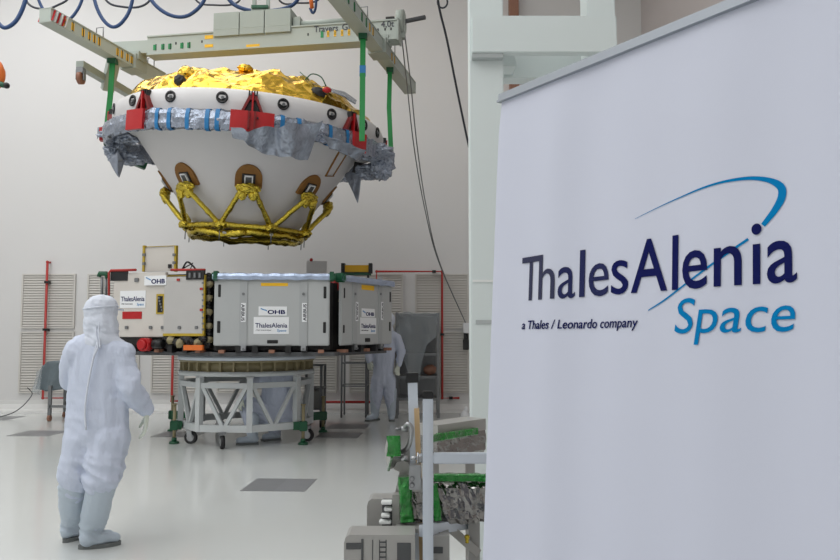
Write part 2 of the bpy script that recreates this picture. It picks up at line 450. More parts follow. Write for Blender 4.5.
# the swoosh and the dot of the i
def ribbon(pts, name):
    P = [(V((x, y)), w) for x, y, w in pts]; xs = spline([V((p.x, p.y, w)) for p, w in P], 10); mb = MB('cyan'); vs = []
    for k, q in enumerate(xs):
        t = (xs[min(k+1, len(xs)-1)]-xs[max(k-1, 0)]); t = V((t.x, t.y)).normalized(); nn = V((-t.y, t.x))*q.z/2
        for sgn in (1, -1):
            a = uv(q.x+nn.x*sgn, q.y+nn.y*sgn); vs.append(S(a.x, -.0011, a.y))
    fs = [(2*k, 2*k+1, 2*k+3, 2*k+2) for k in range(len(xs)-1)]
    mb.add(vs, fs, 'cyan'); return mb
mb = ribbon([(636,219,.3),(671,202,.9),(713,185.5,2.0),(745,178.5,3.4),(766,179.5,5),(779,186,8),(780.5,196,8),(774,209,6.5),(762,225,4.5)], 's'); mb.build('swoosh', br, world=True)
mb = ribbon([(748,239,2.6),(713,265,2.0),(683,287,1.7),(664,301,1.6),(649,310.5,1.0)], 's2'); mb.build('swoosh', br, world=True)
mb = MB('navy'); c = uv(756,229); vs = [S(c.x+.0085*math.cos(k*PI/12), -.0018, c.y+.0095*math.sin(k*PI/12)) for k in range(24)]; mb.add(vs, [tuple(range(24))], 'navy'); mb.build('letter_dot', br, world=True)

# ================================================================ CAPSULE
cc0 = at(253.5, 121, 10.7); cc0.z = 4.55
cap = empty('entry_capsule', cc0, 'white conical spacecraft capsule with gold foil top hanging from green slings', 'spacecraft', rot=(R(3.0), R(2.7), R(12.8)))
cap_inv = wm(cap).inverted()
def L(px, py, d): return cap_inv @ at(px, py, d)
def cone_r(z): return max(.1, 1.70-.727*(-.22-z))
mb = MB('white_shell')
mb.lathe([(1.66,-.04),(1.74,-.015),(1.81,-.03),(1.865,-.07),(1.895,-.14),(1.89,-.22),(1.86,-.34)], 96)
mb.build('rim_band', cap)
mb = MB('white_shell'); mb.lathe([(1.88,-.31),(1.72,-.34),(cone_r(-.4),-.4),(cone_r(-.9),-.9),(cone_r(-1.56),-1.56),(.69,-1.60)], 96); 
cone = mb.build('lower_cone', cap)
mb = MB('dark'); mb.lathe([(.70,-1.60),(.66,-1.615),(.4,-1.63),(.001,-1.63)], 48, smooth=False, disp=lambda p,a,r: p+V((0,0,noise.noise(p*6)*.05))); mb.build('underside', cap)
def gd(p, a, r):
    q = noise.turbulence(p*2.0, 2, True)-.45
    e = min(1, (1.82-r)/.15)
    return p+V((0,0,q*.20*e+.035*noise.noise(p*6)*e))
prof = [(1.76,-.04),(1.72,.05),(1.68,.12),(1.6,.19),(1.5,.26),(1.4,.32),(1.3,.37),(1.2,.42),(1.1,.46),(1.0,.49),(.85,.53),(.7,.56),(.5,.58),(.3,.59),(.1,.59),(.001,.59)]
pp = []
for k in range(len(prof)-1):
    for j in range(3): t = j/3; pp.append((prof[k][0]*(1-t)+prof[k+1][0]*t, prof[k][1]*(1-t)+prof[k+1][1]*t))
mb = MB('gold'); mb.lathe(pp+[prof[-1]], 120, smooth=False, disp=gd); mb.build('gold_foil_cover', cap)
# small mounds and fittings on the foil
def topfit(name, px, py, d, r, m, sc, label=None, amp=.35):
    mb = MB(m); mb.sph(L(px,py,d), r, m, seg=3, sc=sc, amp=amp, freq=6, smooth=False); o = mb.build(name, cap)
    if label: o['label'] = label
def lf(name, th, r, z, rad, m, sc, label=None):
    mb = MB(m); mb.sph((r*math.sin(R(th)), -r*math.cos(R(th)), z), rad, m, seg=3, sc=sc, amp=.3, freq=6, smooth=False); o = mb.build(name, cap)
    if label: o['label'] = label
lf('foil_mound', -34, 1.5, .22, .10, 'gold', (1.2,1,1.2)); lf('foil_fitting', -33, 1.66, .10, .08, 'dark', (1,.8,1), 'dark fitting')
lf('foil_fitting', 29, 1.64, .13, .09, 'dark', (1.3,.8,.9), 'dark fitting'); lf('foil_mound', -9, .9, .50, .06, 'gold', (1.8,1.2,.9))
mb = MB('wrap'); mb.sheet([L(145,93,10.0), L(160,84,10.0), L(176,82,9.8)], [L(147,96,9.6), L(163,92,9.5), L(178,90,9.4)], 12, 6, 'wrap', amp=.03, th=.02); o = mb.build('foil_flap', cap); o['label'] = 'pinkish silver foil flap'
mb = MB('redpl'); mb.sph(L(176,83,9.6), .05, 'redpl', seg=2, sc=(1.6,.6,.6)); mb.build('red_cap', cap)
mb = MB('redpl'); mb.sph(L(327,90,9.4), .05, 'redpl', seg=2, sc=(1.2,.6,.8)); mb.build('red_cap', cap)
mb = MB('wrap'); mb.sheet([L(328,86,9.8), L(345,92,9.8), L(357,100,9.9)], [L(332,92,9.3), L(345,97,9.4), L(355,104,9.5)], 12, 6, 'wrap', amp=.05, th=.02); o = mb.build('foil_flap', cap)
mb = MB('dgreen'); mb.tube(spline([L(305,80,9.6), L(312,74,9.6), L(321,77,9.6), L(326,86,9.6)], 6), .008, 'dgreen'); mb.tube([L(300,72,9.8), L(312,83,9.7)], .006, 'dgreen'); mb.build('thin_hose', cap)
# portholes on the rim
for k, th in enumerate([-71,-51,-31,-11,11,31,50,63,90,110,130,150,170,190,210,230,250,270]):
    a = R(th); r = 1.892; c = V((r*math.sin(a), -r*math.cos(a), -.165)); n_ = V((math.sin(a), -math.cos(a), 0)); tz = V((0,0,1)); tx = V((math.cos(a), math.sin(a), 0))
    mb = MB('black', 'dsteel')
    vs = []; ns = 20
    for (rr, off) in ((.072,0),(.072,.014),(.05,.016),(.045,-.0)):
        for q in range(ns):
            t = 2*PI*q/ns; vs.append(c+n_*off+tx*math.cos(t)*rr+tz*math.sin(t)*rr)
    fs = []
    for j in range(3):
        for q in range(ns): fs.append((j*ns+q, j*ns+(q+1)%ns, (j+1)*ns+(q+1)%ns, (j+1)*ns+q))
    fs.append(tuple(range(3*ns, 4*ns)))
    mb.add(vs, fs, 'black', True); mb.cyl(c+n_*0+tx*.006, c+n_*.018+tx*.006-tz*.005, .022, .018, 'dsteel', 10); mb.build('porthole', cap)
# wrapped support ring
RR, RZ = 1.93, -.45
def ring_pts(a0, a1, n, R_=RR, z=RZ): return [V((R_*math.sin(a0+(a1-a0)*k/n), -R_*math.cos(a0+(a1-a0)*k/n), z)) for k in range(n+1)]
def wrap_ring(mbx, a0, a1, n, r, m, h=1.0, jit=.5):
    vs = []; ns = 14
    for k in range(n+1):
        a = a0+(a1-a0)*k/n
        for q in range(ns):
            t = 2*PI*q/ns; s1 = V((math.sin(a)*RR*4, math.cos(a)*RR*4, math.sin(t)*1.3+math.cos(t)))
            rad = r*(1+jit*(noise.noise(s1*1.6)*.6+noise.noise(s1*4)*.4)); ct, st = math.cos(t), math.sin(t)
            sq = 1/max(abs(ct), abs(st))**.6
            rr = RR+ct*rad*.55*sq; vs.append(V((rr*math.sin(a), -rr*math.cos(a), RZ+st*rad*h*sq)))
    fs = [(k*ns+q, k*ns+(q+1)%ns, (k+1)*ns+(q+1)%ns, (k+1)*ns+q) for k in range(n) for q in range(ns)]
    mbx.add(vs, fs, m, False)
mb = MB('wrap'); wrap_ring(mb, 0, 2*PI, 300, .118, 'wrap'); mb.build('wrapped_ring', cap)
for th in (-34,-29,-22,-15,-11.5,10.5,16.5,29,37):
    mb = MB('blue_tape'); a = R(th); wrap_ring(mb, a-.013, a+.013, 4, .132, 'blue_tape', jit=.2); mb.build('blue_tape_band', cap)
def arcplate(a0, a1, z0, z1, r0, r1, m, n=8):
    mb = MB(m); vs = []; fs = []
    for k in range(n+1):
        a = a0+(a1-a0)*k/n
        for (r, z) in ((r0,z0),(r1,z0),(r1,z1),(r0,z1)): vs.append(V((r*math.sin(a), -r*math.cos(a), z)))
    for k in range(n):
        for q in range(4): fs.append((k*4+q, k*4+(q+1)%4, (k+1)*4+(q+1)%4, (k+1)*4+q))
    fs += [(3,2,1,0), (n*4, n*4+1, n*4+2, n*4+3)]; mb.add(vs, fs, m); return mb
for i, (ta, tb) in enumerate(((-48,-39.5),(-7,7.5),(39.5,46.5))):
    mb = arcplate(R(ta), R(tb), -.575, -.33, 1.99, 2.03, 'redpl')
    if i == 1:
        mb.cyl((-.03,-2.03,-.41), (-.03,-2.05,-.41), .012, None, 'black', 8); mb.cyl((.07,-2.03,-.41), (.07,-2.05,-.41), .012, None, 'black', 8)
        for x in (-.035, .035): mb.box((x-.01,-2.07,-.55), (x+.01,-2.03,-.34), 'dred')
    mb.build('red_plate', cap)
for th in (-88,-42.5,0,41,88,135,180,225):
    a = R(th); mb = MB('dred', 'black', 'redpl'); mb.T = Matrix.Rotation(a, 4, 'Z')
    r0 = 1.885; mb.T = mb.T @ Matrix.Translation((0,0,-.03))
    for sx in (-1, 1):
        mb.prism([(sx*.015,-.09),(sx*.05,-.10),(sx*.13,-.29),(sx*.10,-.29),(sx*.035,-.15),(sx*.015,-.15)][::sx], -r0-.07, -r0+.01, 'dred')
        mb.prism([(sx*.03,-.15),(sx*.10,-.29),(sx*.0,-.29),(sx*.0,-.15)][::sx], -r0-.035, -r0+.01, 'black')
    mb.box((-.010,-r0-.085,-.30), (.010,-r0,-.06), 'redpl')
    mb.box((-.14,-r0-.09,-.305), (.14,-r0,-.29), 'dred')
    for x in (-.045,-.015,.015,.045): mb.box((x-.009,-r0-.06,-.10), (x+.009,-r0+.01,-.035), 'black')
    mb.box((-.055,-r0-.065,-.11), (.055,-r0+.01,-.085), 'black')
    mb.build('mounting_bracket', cap)
# legs (struts wrapped in gold), pads, base ring
def pol(r, th, z): return V((r*math.sin(R(th)), -r*math.cos(R(th)), z))
ZT, ZN = -1.15, -1.60; RT, RN = 1.19, .88
def wst(mb, p, q, r, n=14):
    pts = [p.lerp(q, k/n)+V((noise.noise(p*3+V((k,0,0))), noise.noise(p*3+V((0,k,0))), noise.noise(p*3+V((0,0,k)))))*.008 for k in range(n+1)]
    mb.tube(pts, [r*(1+.25*noise.noise(V((k*.7, p.x*5, q.z*3)))) for k in range(n+1)], 'gold2', n=9)
for k in range(8):
    th = 45*k; tip = pol(RT, th, ZT)
    for sgn in (-1, 1):
        nd_ = pol(RN, th+22.5*sgn, ZN); mb = MB('gold2'); wst(mb, tip+pol(1,th+90*sgn,0)*.085+V((0,0,-.02)), nd_, .036); mb.build('leg_strut', cap)
    mb = MB('gold2'); mb.T = Matrix.Rotation(R(th), 4, 'Z')
    mb.sph((0,-RT+.04,ZT+.01), .10, 'gold2', seg=4, sc=(1.65,.75,.75), amp=.3, freq=5, smooth=False); mb.sph((-.07,-RT+.05,ZT-.06), .07, 'gold2', seg=3, sc=(1,.8,1.2), amp=.3, freq=5, smooth=False); mb.sph((.07,-RT+.05,ZT-.06), .07, 'gold2', seg=3, sc=(1,.8,1.2), amp=.3, freq=5, smooth=False)
    mb.build('leg_cap', cap)
    nd_ = pol(RN, th+22.5, ZN); nx = pol(RN, th+67.5, ZN)
    mb = MB('gold2'); mb.sph(nd_, .078, 'gold2', seg=3, sc=(1.3,1.3,.9), amp=.35, freq=5, smooth=False); mb.build('ring_joint', cap)
    mb = MB('gold2'); wst(mb, nd_, nx, .042, 18); mb.build('ring_strut', cap)
    mb = MB('dsteel'); mb.cyl(nd_+V((0,0,-.04)), nd_+V((0,0,-.2)), .007, None, 'dsteel', 6); mb.build('guide_pin', cap)
    # cork pad on the cone: an arch
    mb = MB('cork', 'dark', 'steel', 'sign'); zc = -.99
    sl = math.atan(.727); Tm = Matrix.Rotation(R(th), 4, 'Z') @ Matrix.Translation((0, -cone_r(zc)-.004, zc)) @ Matrix.Rotation(sl, 4, 'X')
    mb.T = Tm
    poly = [(-.175,-.12)]+[(.175*math.cos(t), .20*math.sin(t)*1.05) for t in [PI-PI*j/16 for j in range(17)]]+[(.175,-.12)]
    poly = [(x, z-.02) for x, z in poly]
    mb.prism(poly[::-1], -.018, .03, 'cork')
    mb.box((-.085,-.03,-.14), (.085,-.01,.06), 'dark')
    mb.box((-.04,-.05,-.10), (.04,-.02,.03), 'machine_d'); mb.box((-.055,-.052,-.10), (-.04,-.02,.04), 'sign'); mb.box((.04,-.052,-.10), (.055,-.02,.04), 'sign'); mb.box((-.055,-.052,.03), (.055,-.02,.045), 'sign')
    mb.build('cork_pad', cap)
# bits of wrapped harness below the base ring, and pale blue cable
mb = MB('gold2'); pts = ring_pts(0, 2*PI, 60, .78, -1.69); mb.tube([p+V((0,0,noise.noise(p*8)*.04)) for p in pts], .05, 'gold2', n=8, jit=.7); mb.build('inner_ring', cap)
mb = MB('sign'); mb.tube(spline([pol(.85,-20,-1.70), V((-.1,-.6,-1.72)), V((.1,-.62,-1.70)), pol(.85,25,-1.68)], 6), .016, 'sign'); mb.build('white_cable', cap)
# rectangular outline on the cone, right side
mb = MB('cork'); 
def cpt(th, z): return pol(cone_r(z)+.006, th, z)
q = [cpt(51,-.50), cpt(53.5,-.82), cpt(61.5,-.79), cpt(59,-.50)]
for a, b, w in ((q[0],q[1],.028),(q[1],q[2],.05),(q[2],q[3],.018),(q[3],q[0],.018)): mb.bar(a, b, w, .012, 'cork')
mb.build('rectangular_patch_outline', cap)
# side fixtures wrapped in plastic
mb = MB('bag'); mb.sph(L(121,136,10.4), .20, 'bag', seg=5, sc=(1.5,.8,.55), amp=.4, freq=6, smooth=False); mb.sph(L(116,150,10.5), .17, 'bag', seg=5, sc=(.9,.9,1.1), amp=.45, freq=6, smooth=False); mb.sph(L(130,158,10.6), .15, 'bag', seg=4, sc=(1.6,.9,.7), amp=.45, freq=6, smooth=False); mb.build('plastic_wrapping', cap)
mb = MB('bag'); mb.sheet([L(108,160,10.4), L(118,150,10.3), L(124,162,10.4)], [L(113,168,10.4), L(118,177,10.35), L(119,177,10.4)], 10, 8, 'bag', amp=.05); mb.sheet([L(97,127,10.4), L(108,125,10.35), L(122,127,10.35)], [L(96,139,10.4), L(101,132,10.4), L(118,137,10.3)], 10, 6, 'bag', amp=.04); mb.build('loose_plastic', cap)
mb = MB('dgreen'); a = L(114,130,10.7); b = L(150,169,11.0); mb.bar(L(112,130,10.45), L(112,146,10.45), .2, .16, 'dgreen'); mb.bar(L(120,155,10.9), L(146,166,11.1), .12, .12, 'dgreen'); mb.build('green_fixture', cap)
mb = MB('redpl'); mb.bar(L(101.5,128,10.4), L(101.5,141,10.4), .045, .1, 'redpl'); mb.bar(L(105,146,10.45), L(111,156,10.45), .03, .06, 'redpl'); mb.build('red_tag', cap)
mb = MB('bag'); mb.sph(L(372,152,10.2), .22, 'bag', seg=5, sc=(1.35,.9,.6), amp=.4, freq=6, smooth=False); mb.sph(L(383,163,10.4), .22, 'bag', seg=5, sc=(.75,.9,1.15), amp=.4, freq=6, smooth=False); mb.sph(L(370,172,10.6), .15, 'bag', seg=4, sc=(1.4,.9,.8), amp=.45, freq=6, smooth=False); mb.build('plastic_wrapping', cap)
mb = MB('dark', 'dred'); mb.bar(L(356,168,10.8), L(374,172,10.7), .18, .16, 'dark'); mb.bar(L(364,165,10.55), L(366,174,10.55), .05, .05, 'dred'); mb.build('dark_fixture', cap)
mb = MB('bag'); mb.sheet([L(344,176,10.9), L(354,168,10.8), L(363,172,10.7)], [L(355,198,10.8), L(358,204,10.8), L(361,186,10.8)], 12, 10, 'bag', amp=.07); mb.build('loose_plastic', cap)
# big loose drape below the front bracket
mb = MB('bag'); mb.sheet([L(231,127,8.65), L(250,131,8.6), L(285,126,8.65), L(322,122,8.9)], [L(234,137,8.75), L(262,153,8.85), L(290,158,8.95), L(308,160,9.1)], 60, 26, 'bag', amp=.12, freq=3.6, smooth=False); mb.build('loose_plastic_drape', cap)
mb = MB('bag'); mb.sheet([L(322,135,9.0), L(345,141,9.2), L(366,150,9.5)], [L(330,148,9.2), L(348,155,9.4), L(358,162,9.7)], 24, 10, 'bag', amp=.07, freq=4); mb.build('loose_plastic', cap)

# ================================================================ LIFTING BEAM
lb = empty('lifting_beam', at(250,32,10.75), 'pale green-grey H-shaped lifting beam hanging above the capsule', 'lifting beam')
def marks(mb, p0, p1, side, pxs, m, w=.045, h=.09, off=.002, zoff=0):
    pass
ML, MR = fl(113,51,5.70), fl(399,32,5.70)
md = (MR-ML).normalized(); mn = V((md.y, -md.x, 0)).normalized(); mn = mn if mn.y < 0 else -mn
BHH, BWW = .27, .20
mb = MB('beam', 'yellow', 'gmark', 'black', 'beam2')
mid = ML.lerp(MR, .14)
mb.bar(ML+V((0,0,.01)), mid, BWW*.8, .19, 'beam'); mb.bar(mid, MR, BWW, BHH, 'beam')
mb.bar(mid+V((0,0,BHH/2)), MR+V((0,0,BHH/2)), BWW+.04, .02, 'beam'); mb.bar(mid-V((0,0,BHH/2)), MR-V((0,0,BHH/2)), BWW+.04, .02, 'beam')
mb.bar(MR-md*.01, MR+md*.015, BWW+.04, BHH+.05, 'beam2')
def onmain(px): 
    # point on the front face at column px
    r = ray(px, 40); f0 = ML+mn*(BWW/2+.002); k = ((f0-V((0,0,CZ))).dot(mn))/(r.dot(mn)); q = r*k; return V((q.x, q.y, 5.70))
def patch(mbx, px, w, z, h, m):
    c = onmain(px); c.z += z; mbx.bar(c-md*w/2, c+md*w/2, .006, h, m)
for x in (155,163,170,182,189): patch(mb, x, .05, -.03, .08, 'gmark'); 
for x in (156,163.5,170.5,182.5,189.5): patch(mb, x, .02, -.03, .09, 'black')
patch(mb, 209, .13, .07, .055, 'yellow'); patch(mb, 209, .13, -.06, .045, 'yellow'); patch(mb, 253, .20, -.10, .04, 'yellow')
patch(mb, 322, .04, .0, .10, 'gmark')
for x in (328,335,342,349): patch(mb, x, .035, .0, .09, 'yellow'); patch(mb, x, .015, -.0, .05, 'black')
for x in (176,202,308,378,385,391): patch(mb, x, .02, .01, .035, 'black')
patch(mb, 178, .80, .138, .025, 'yellow')
mb.build('main_beam', lb, world=True)
mb = MB('grey_p')
for st, xa, xb, z in (('Travers', 314, 338, .045), ('Grue', 342, 360, .05), ('4,0t', 381, 394, .05)):
    a, b = onmain(xa), onmain(xb); wd = (b-a).length
    mb.text(st, 0, 0, wd, .085, 0, 'grey_p', bold=.01, fn=lambda x, y, zz: a+md*x+mn*(.003-y)+V((0,0,z-.01+zz)))
mb.build('lettering', lb, world=True)
mb = MB('beam2', 'sign'); 
for xa, xb in ((214.5,239.5),(240.5,264.5),(265.5,291)):
    a, b = onmain(xa)+mn*.03, onmain(xb)+mn*.03; a.z = b.z = 5.93-.0
    mb.bar(a-mn*.14, b-mn*.14, .30, .34, 'beam2'); mb.bar(a-mn*.14+V((0,0,.10-.17)), b-mn*.14+V((0,0,.10-.17)), .306, .006, 'beam')
a, b = onmain(275)+mn*.032, onmain(281)+mn*.032; a.z = b.z = 5.98; mb.bar(a, b, .008, .04, 'sign')
mb.build('counterweight_box', lb, world=True)
mb = MB('beam'); a = onmain(292); b = onmain(350); a.z = b.z = 5.92; mb.cyl(a-mn*.1, b-mn*.1, .035, m='beam'); mb.bar(a-mn*.1, a-mn*.1+md*.1, .12, .16, 'beam2'); mb.build('adjustment_rod', lb, world=True)
arms = []
for k, (p, q) in enumerate(((fl(45,15,5.47), fl(160,79,5.47)), (fl(331,-14,5.47), fl(410,88,5.47)))):
    ad = (q-p).normalized(); an = V((ad.y, -ad.x, 0)).normalized()
    if an.y > 0: an = -an
    arms.append((p, q, ad))
    mb = MB('beam', 'yellow', 'redpl', 'stripe', 'black', 'gmark'); mb.bar(p, q, .17, .17, 'beam')
    for s_ in (-1, 1): mb.bar(p+V((0,0,s_*.085)), q+V((0,0,s_*.085)), .19, .014, 'beam')
    sn = V((-ad.y, ad.x, 0)); sd = sn if (k == 0 and sn.x > 0) else -sn
    if k == 0: sd = -sd if sd.x < 0 else sd; sd = V((ad.y, -ad.x, 0))
    for t in (.10,.16,.24,.29,.33,.37,.53,.57,.62,.66):
        c = p.lerp(q, t); 
        for ss in (sd, -sd): mb.bar(c-ad*.025+ss*.087, c+ad*.025+ss*.087, .006, .10, 'yellow' if k == 0 else ('gmark' if t < .3 else 'yellow'))
        for ss in (sd, -sd): mb.bar(c-ad*.008+ss*.089, c+ad*.008+ss*.089, .006, .12, 'black')
    if k == 0:
        L_ = .26
        for j in range(6):
            c = p+ad*(.01+j*.045); m_ = 'redpl' if j % 2 == 0 else 'stripe'
            for ss in (sd, -sd): mb.bar(c+ss*.087-V((0,0,.075)), c+ad*.05+ss*.087+V((0,0,.075)), .006, .05, m_, up=sd)
    mb.bar(q, q+ad*.012, .19, .19, 'beam'); mb.build('cross_arm', lb, world=True)
    # saddle clamp where the arm meets the main beam, with little handles
    tc = None; best = 9
    for j in range(101):
        c = p.lerp(q, j/100); dd = abs((c-ML).dot(mn)); 
        if dd < best: best = dd; tc = c
    mb = MB('beam2', 'dsteel'); mb.bar(tc-ad*.14, tc+ad*.14, .26, .22, 'beam2'); mb.bar(tc-ad*.1+V((0,0,.1)), tc+ad*.1+V((0,0,.1)), .3, .12, 'beam2')
    mb.build('arm_clamp', lb, world=True)
    for t in ((.40,.88) if k == 0 else (.30,.66)):
        c = p.lerp(q, t)+V((0,0,.09)); mb = MB('dsteel'); s2 = sd
        mb.tube([c+s2*.09, c+s2*.09+V((0,0,.14)), c-s2*.02+V((0,0,.14)), c-s2*.02], .008, 'dsteel', 6); mb.build('handle', lb, world=True)
# caster bar below the left arm
mb = MB('beam2'); a, b = at(80,55,10.0), at(141,84,11.6); a.z = b.z = 5.14; mb.bar(a, b, .11, .10, 'beam2'); c = a.lerp(b, .42)
pa, qa, ada = arms[0]; hang = pa.lerp(qa, .55); mb.bar(V((c.x,c.y,5.0)), V((hang.x, hang.y, 5.42)), .16, .12, 'beam2'); mb.build('caster_bar', lb, world=True)
for c in (a, b):
    mb = MB('dsteel', 'wheel_o'); mb.bar(c+V((.02,0,-.05)), c+V((.02,0,-.13)), .09, .1, 'dsteel'); mb.cyl(c+V((-.01,0,-.19)), c+V((.05,0,-.19)), .085, None, 'wheel_o', 20)
    for x in (-.03,.07): mb.bar(c+V((x,0,-.08)), c+V((x,0,-.22)), .012, .07, 'dsteel')
    mb.build('caster', lb, world=True)
# threaded rod with its pulley at the right end
mb = MB('dsteel', 'dark'); a, b = at(362,20.5,10.75), at(425,15.5,10.3); a.z = b.z = 5.93; mb.cyl(a, b, .032, m='machine_d'); c = a.lerp(b, .47)
mb.bar(c-md*.06, c+md*.06, .16, .16, 'dark'); mb.build('rod', lb, world=True)
pc = at(401,14,10.4); pc.z = 5.90
mb = MB('beam2', 'dsteel'); mb.cyl(pc-md*.05, pc+md*.05, .17, m='beam2', n=24); mb.bar(pc+V((0,0,.1)), pc-V((0,0,.24)), .12, .10, 'beam2'); mb.cyl(pc-md*.07, pc+md*.07, .04, m='dsteel'); mb.build('pulley', lb, world=True)
# shackle and crane bars above the boxes
hk = empty('crane_hook', at(257,10,10.7), 'grey crane hanger with two bars and green pads above the beam centre', 'crane hook')
c = onmain(257)-mn*.14
mb = MB('beam2'); 
for x in (-.10,.10): mb.bar(V((c.x+x,c.y,6.16)), V((c.x+x,c.y,9.0)), .05, .05, 'beam2')
mb.build('hanger_bar', hk, world=True)
mb = MB('dgreen', 'beam2'); mb.bar(V((c.x,c.y,6.11)), V((c.x,c.y,6.2)), .26, .14, 'beam2'); mb.bar(V((c.x-.12,c.y-.05,6.19)), V((c.x+.12,c.y-.05,6.19)), .12, .04, 'dgreen')
mb.build('hook_block', hk, world=True)

# ---- slings
def strap(pts, w, label, blue=None):
    mb = MB('green', 'blue_tape', 'dgreen')
    pts = [V(p) for p in pts]
    for k in range(len(pts)-1): mb.bar(pts[k], pts[k+1], w, .018, 'green', up=(0,1,0)); 
    if blue: 
        c = pts[0].lerp(pts[-1], blue); mb.bar(c+V((0,0,.07)), c-V((0,0,.07)), w*1.15, .03, 'blue_tape', up=(0,1,0))
    p = pts[0]; mb.bar(p+V((0,0,.03)), p+V((0,0,-.06)), w*1.6, .10, 'dgreen', up=(0,1,0))
    return tag(mb.build('lifting_sling', recalc=False), label, 'sling', 'green lifting slings')
def armpt(k, px):
    p, q, ad = arms[k]; best = None
    for j in range(401):
        c = p.lerp(q, j/400); e = abs(c.x/c.y*F+420*0 - (px-420)*1.0 + 0)
        pxj = 420+F*c.x/(c.y*math.cos(TH)+(c.z-CZ)*math.sin(TH)); e = abs(pxj-px)
        if best is None or e < best[0]: best = (e, c.copy())
    return best[1]-V((0,0,.10))
a = armpt(0,113); e = at(107,126,a.y-.1); strap([a, a.lerp(e,.55)+V((.01,0,0)), e], .075, 'green lifting sling at the left end of the capsule')
a = armpt(1,363); e = at(362,141,a.y-.3); strap([a, a.lerp(e,.5), e], .07, 'green lifting sling with blue tape crossing in front of the rim', blue=.35)
a = armpt(1,390); e = at(391,150,a.y-.6); strap([a, a.lerp(e,.5)+V((-.02,0,0)), e], .065, 'green lifting sling at the far right of the capsule')

# ---- hanging cables along the top
def cable(pts, r, m, label, dd=11.0, name='hanging_cable', grp='cables looping along the top edge'):
    mb = MB(m); mb.tube(spline([at(x, y, dd) if not isinstance(x, V) else x for x, y in pts], 8), r, m, 8)
    return tag(mb.build(name), label, 'cable', grp)
cable([(-12,8),(0,25),(8,27),(18,18),(26,-2),(34,-40)], .032, 'cblue', 'blue cable loop cut by the left edge', 11.2)
cable([(30,-40),(38,-2),(48,14),(66,20),(76,12),(83,-4),(90,-40)], .024, 'cblue', 'blue cable loop above the striped arm end', 11.3)
cable([(88,-40),(94,-2),(102,18),(113,27),(124,20),(132,2),(138,-40)], .028, 'cblue', 'deep blue cable loop between the left arm and the beam', 11.2)
cable([(138,-30),(150,-2),(164,12),(180,17),(194,12),(206,-4),(214,-40)], .030, 'cblue', 'wide shallow blue cable loop left of the counterweight boxes', 11.3)
cable([(218,-30),(228,-2),(244,9),(270,11),(296,2),(304,-30)], .032, 'cblue', 'blue cable loop running behind the crane hanger', 11.5)
cable([(18,-30),(27,2),(44,9),(58,5),(70,-4),(78,-30)], .018, 'cdark', 'thin dark cable loop over the striped arm end', 11.8)
cable([(98,-30),(106,0),(124,7),(142,6),(152,-4),(158,-30)], .018, 'cdark', 'thin dark cable loop left of the wide blue loop', 11.8)
cable([(186,-30),(196,0),(214,5),(238,2),(246,-20)], .016, 'cdark', 'thin dark cable loop directly left of the crane hanger', 11.9)
cable([(268,-30),(280,1),(298,3),(318,0),(330,-20)], .016, 'cdark', 'thin dark cable loop right of the crane hanger', 11.9)
mb = MB('orange', 'cblue'); mb.tube([V((at(311,0,11).x,11,ZC)), at(311,0,11), at(312,8,11)], .03, 'orange'); mb.tube(spline([at(316,-30,11.1), at(316,4,11.1), at(313,13,11.1), at(310,8,11.1)],6), .02, 'cblue'); tag(mb.build('cable_end'), 'short orange and blue cable end hanging right of the hook', 'cable')
mb = MB('cdark'); mb.tube(spline([at(438,-40,11), at(438,0,11), at(447,40,11.5), at(457,90,12), at(467,138,12.4), at(478,190,12.8), at(490,300,14.15)], 8), .018, 'cdark'); pts = [at(442.5+5*math.cos(t*PI/8), 2+6*math.sin(t*PI/8), 11.05) for t in range(17)]; mb.tube(pts, .014, 'cdark')
tag(mb.build('hanging_cable'), 'dark cable with a small loop slanting down to the pale column', 'cable')
for k in (0, 1):
    mb = MB('dsteel'); o_ = 3.2*k
    mb.tube(spline([at(400.5+o_,26,10.35), at(407+o_*1.2,85,10.9), at(414+o_,147,11.6), at(424+o_*.6,205,12.5), at(438+o_*.2,260,13.3), at(466,324,13.95)], 10), .009, 'dsteel', 6)
    tag(mb.build('control_chain'), ['left','right'][k]+' strand of the thin chain sloping from pulley to wall control', 'chain', 'chain strands from the pulley')
mb = MB('sign', 'black'); a = at(466,324,14.0); mb.box((a.x-.05,13.9,a.z-.17), (a.x+.06,14.17,a.z+.02), 'sign', bev=.01); b = at(466,338,14.0); mb.tube([(a.x,13.98,a.z-.16),(a.x,13.98,b.z-.12)], .045, 'black'); mb.box((a.x-.06,13.93,b.z-.22), (a.x+.05,14.03,b.z-.02), 'black', bev=.01)
tag(mb.build('pendant_control'), 'small white and black pendant control on the wall by the column', 'control')
mb = MB('orange', 'dgreen', 'black'); mb.sph(at(-3,75,8), .085, 'orange', seg=3, sc=(1,.8,2.0), amp=.2); mb.tube([at(-3,83,7.95), at(3,85,7.95), at(6,85.5,7.95)], .03, 'dgreen'); mb.sph(at(6.5,85.5,7.95), .035, 'black', seg=2)
a = at(-4,70,8); mb.tube([a, V((a.x,a.y,ZC))], .012, 'black', 6)
tag(mb.build('hanging_hook_block'), 'orange hanging fitting with dark tip, cut by the left edge', 'hook')

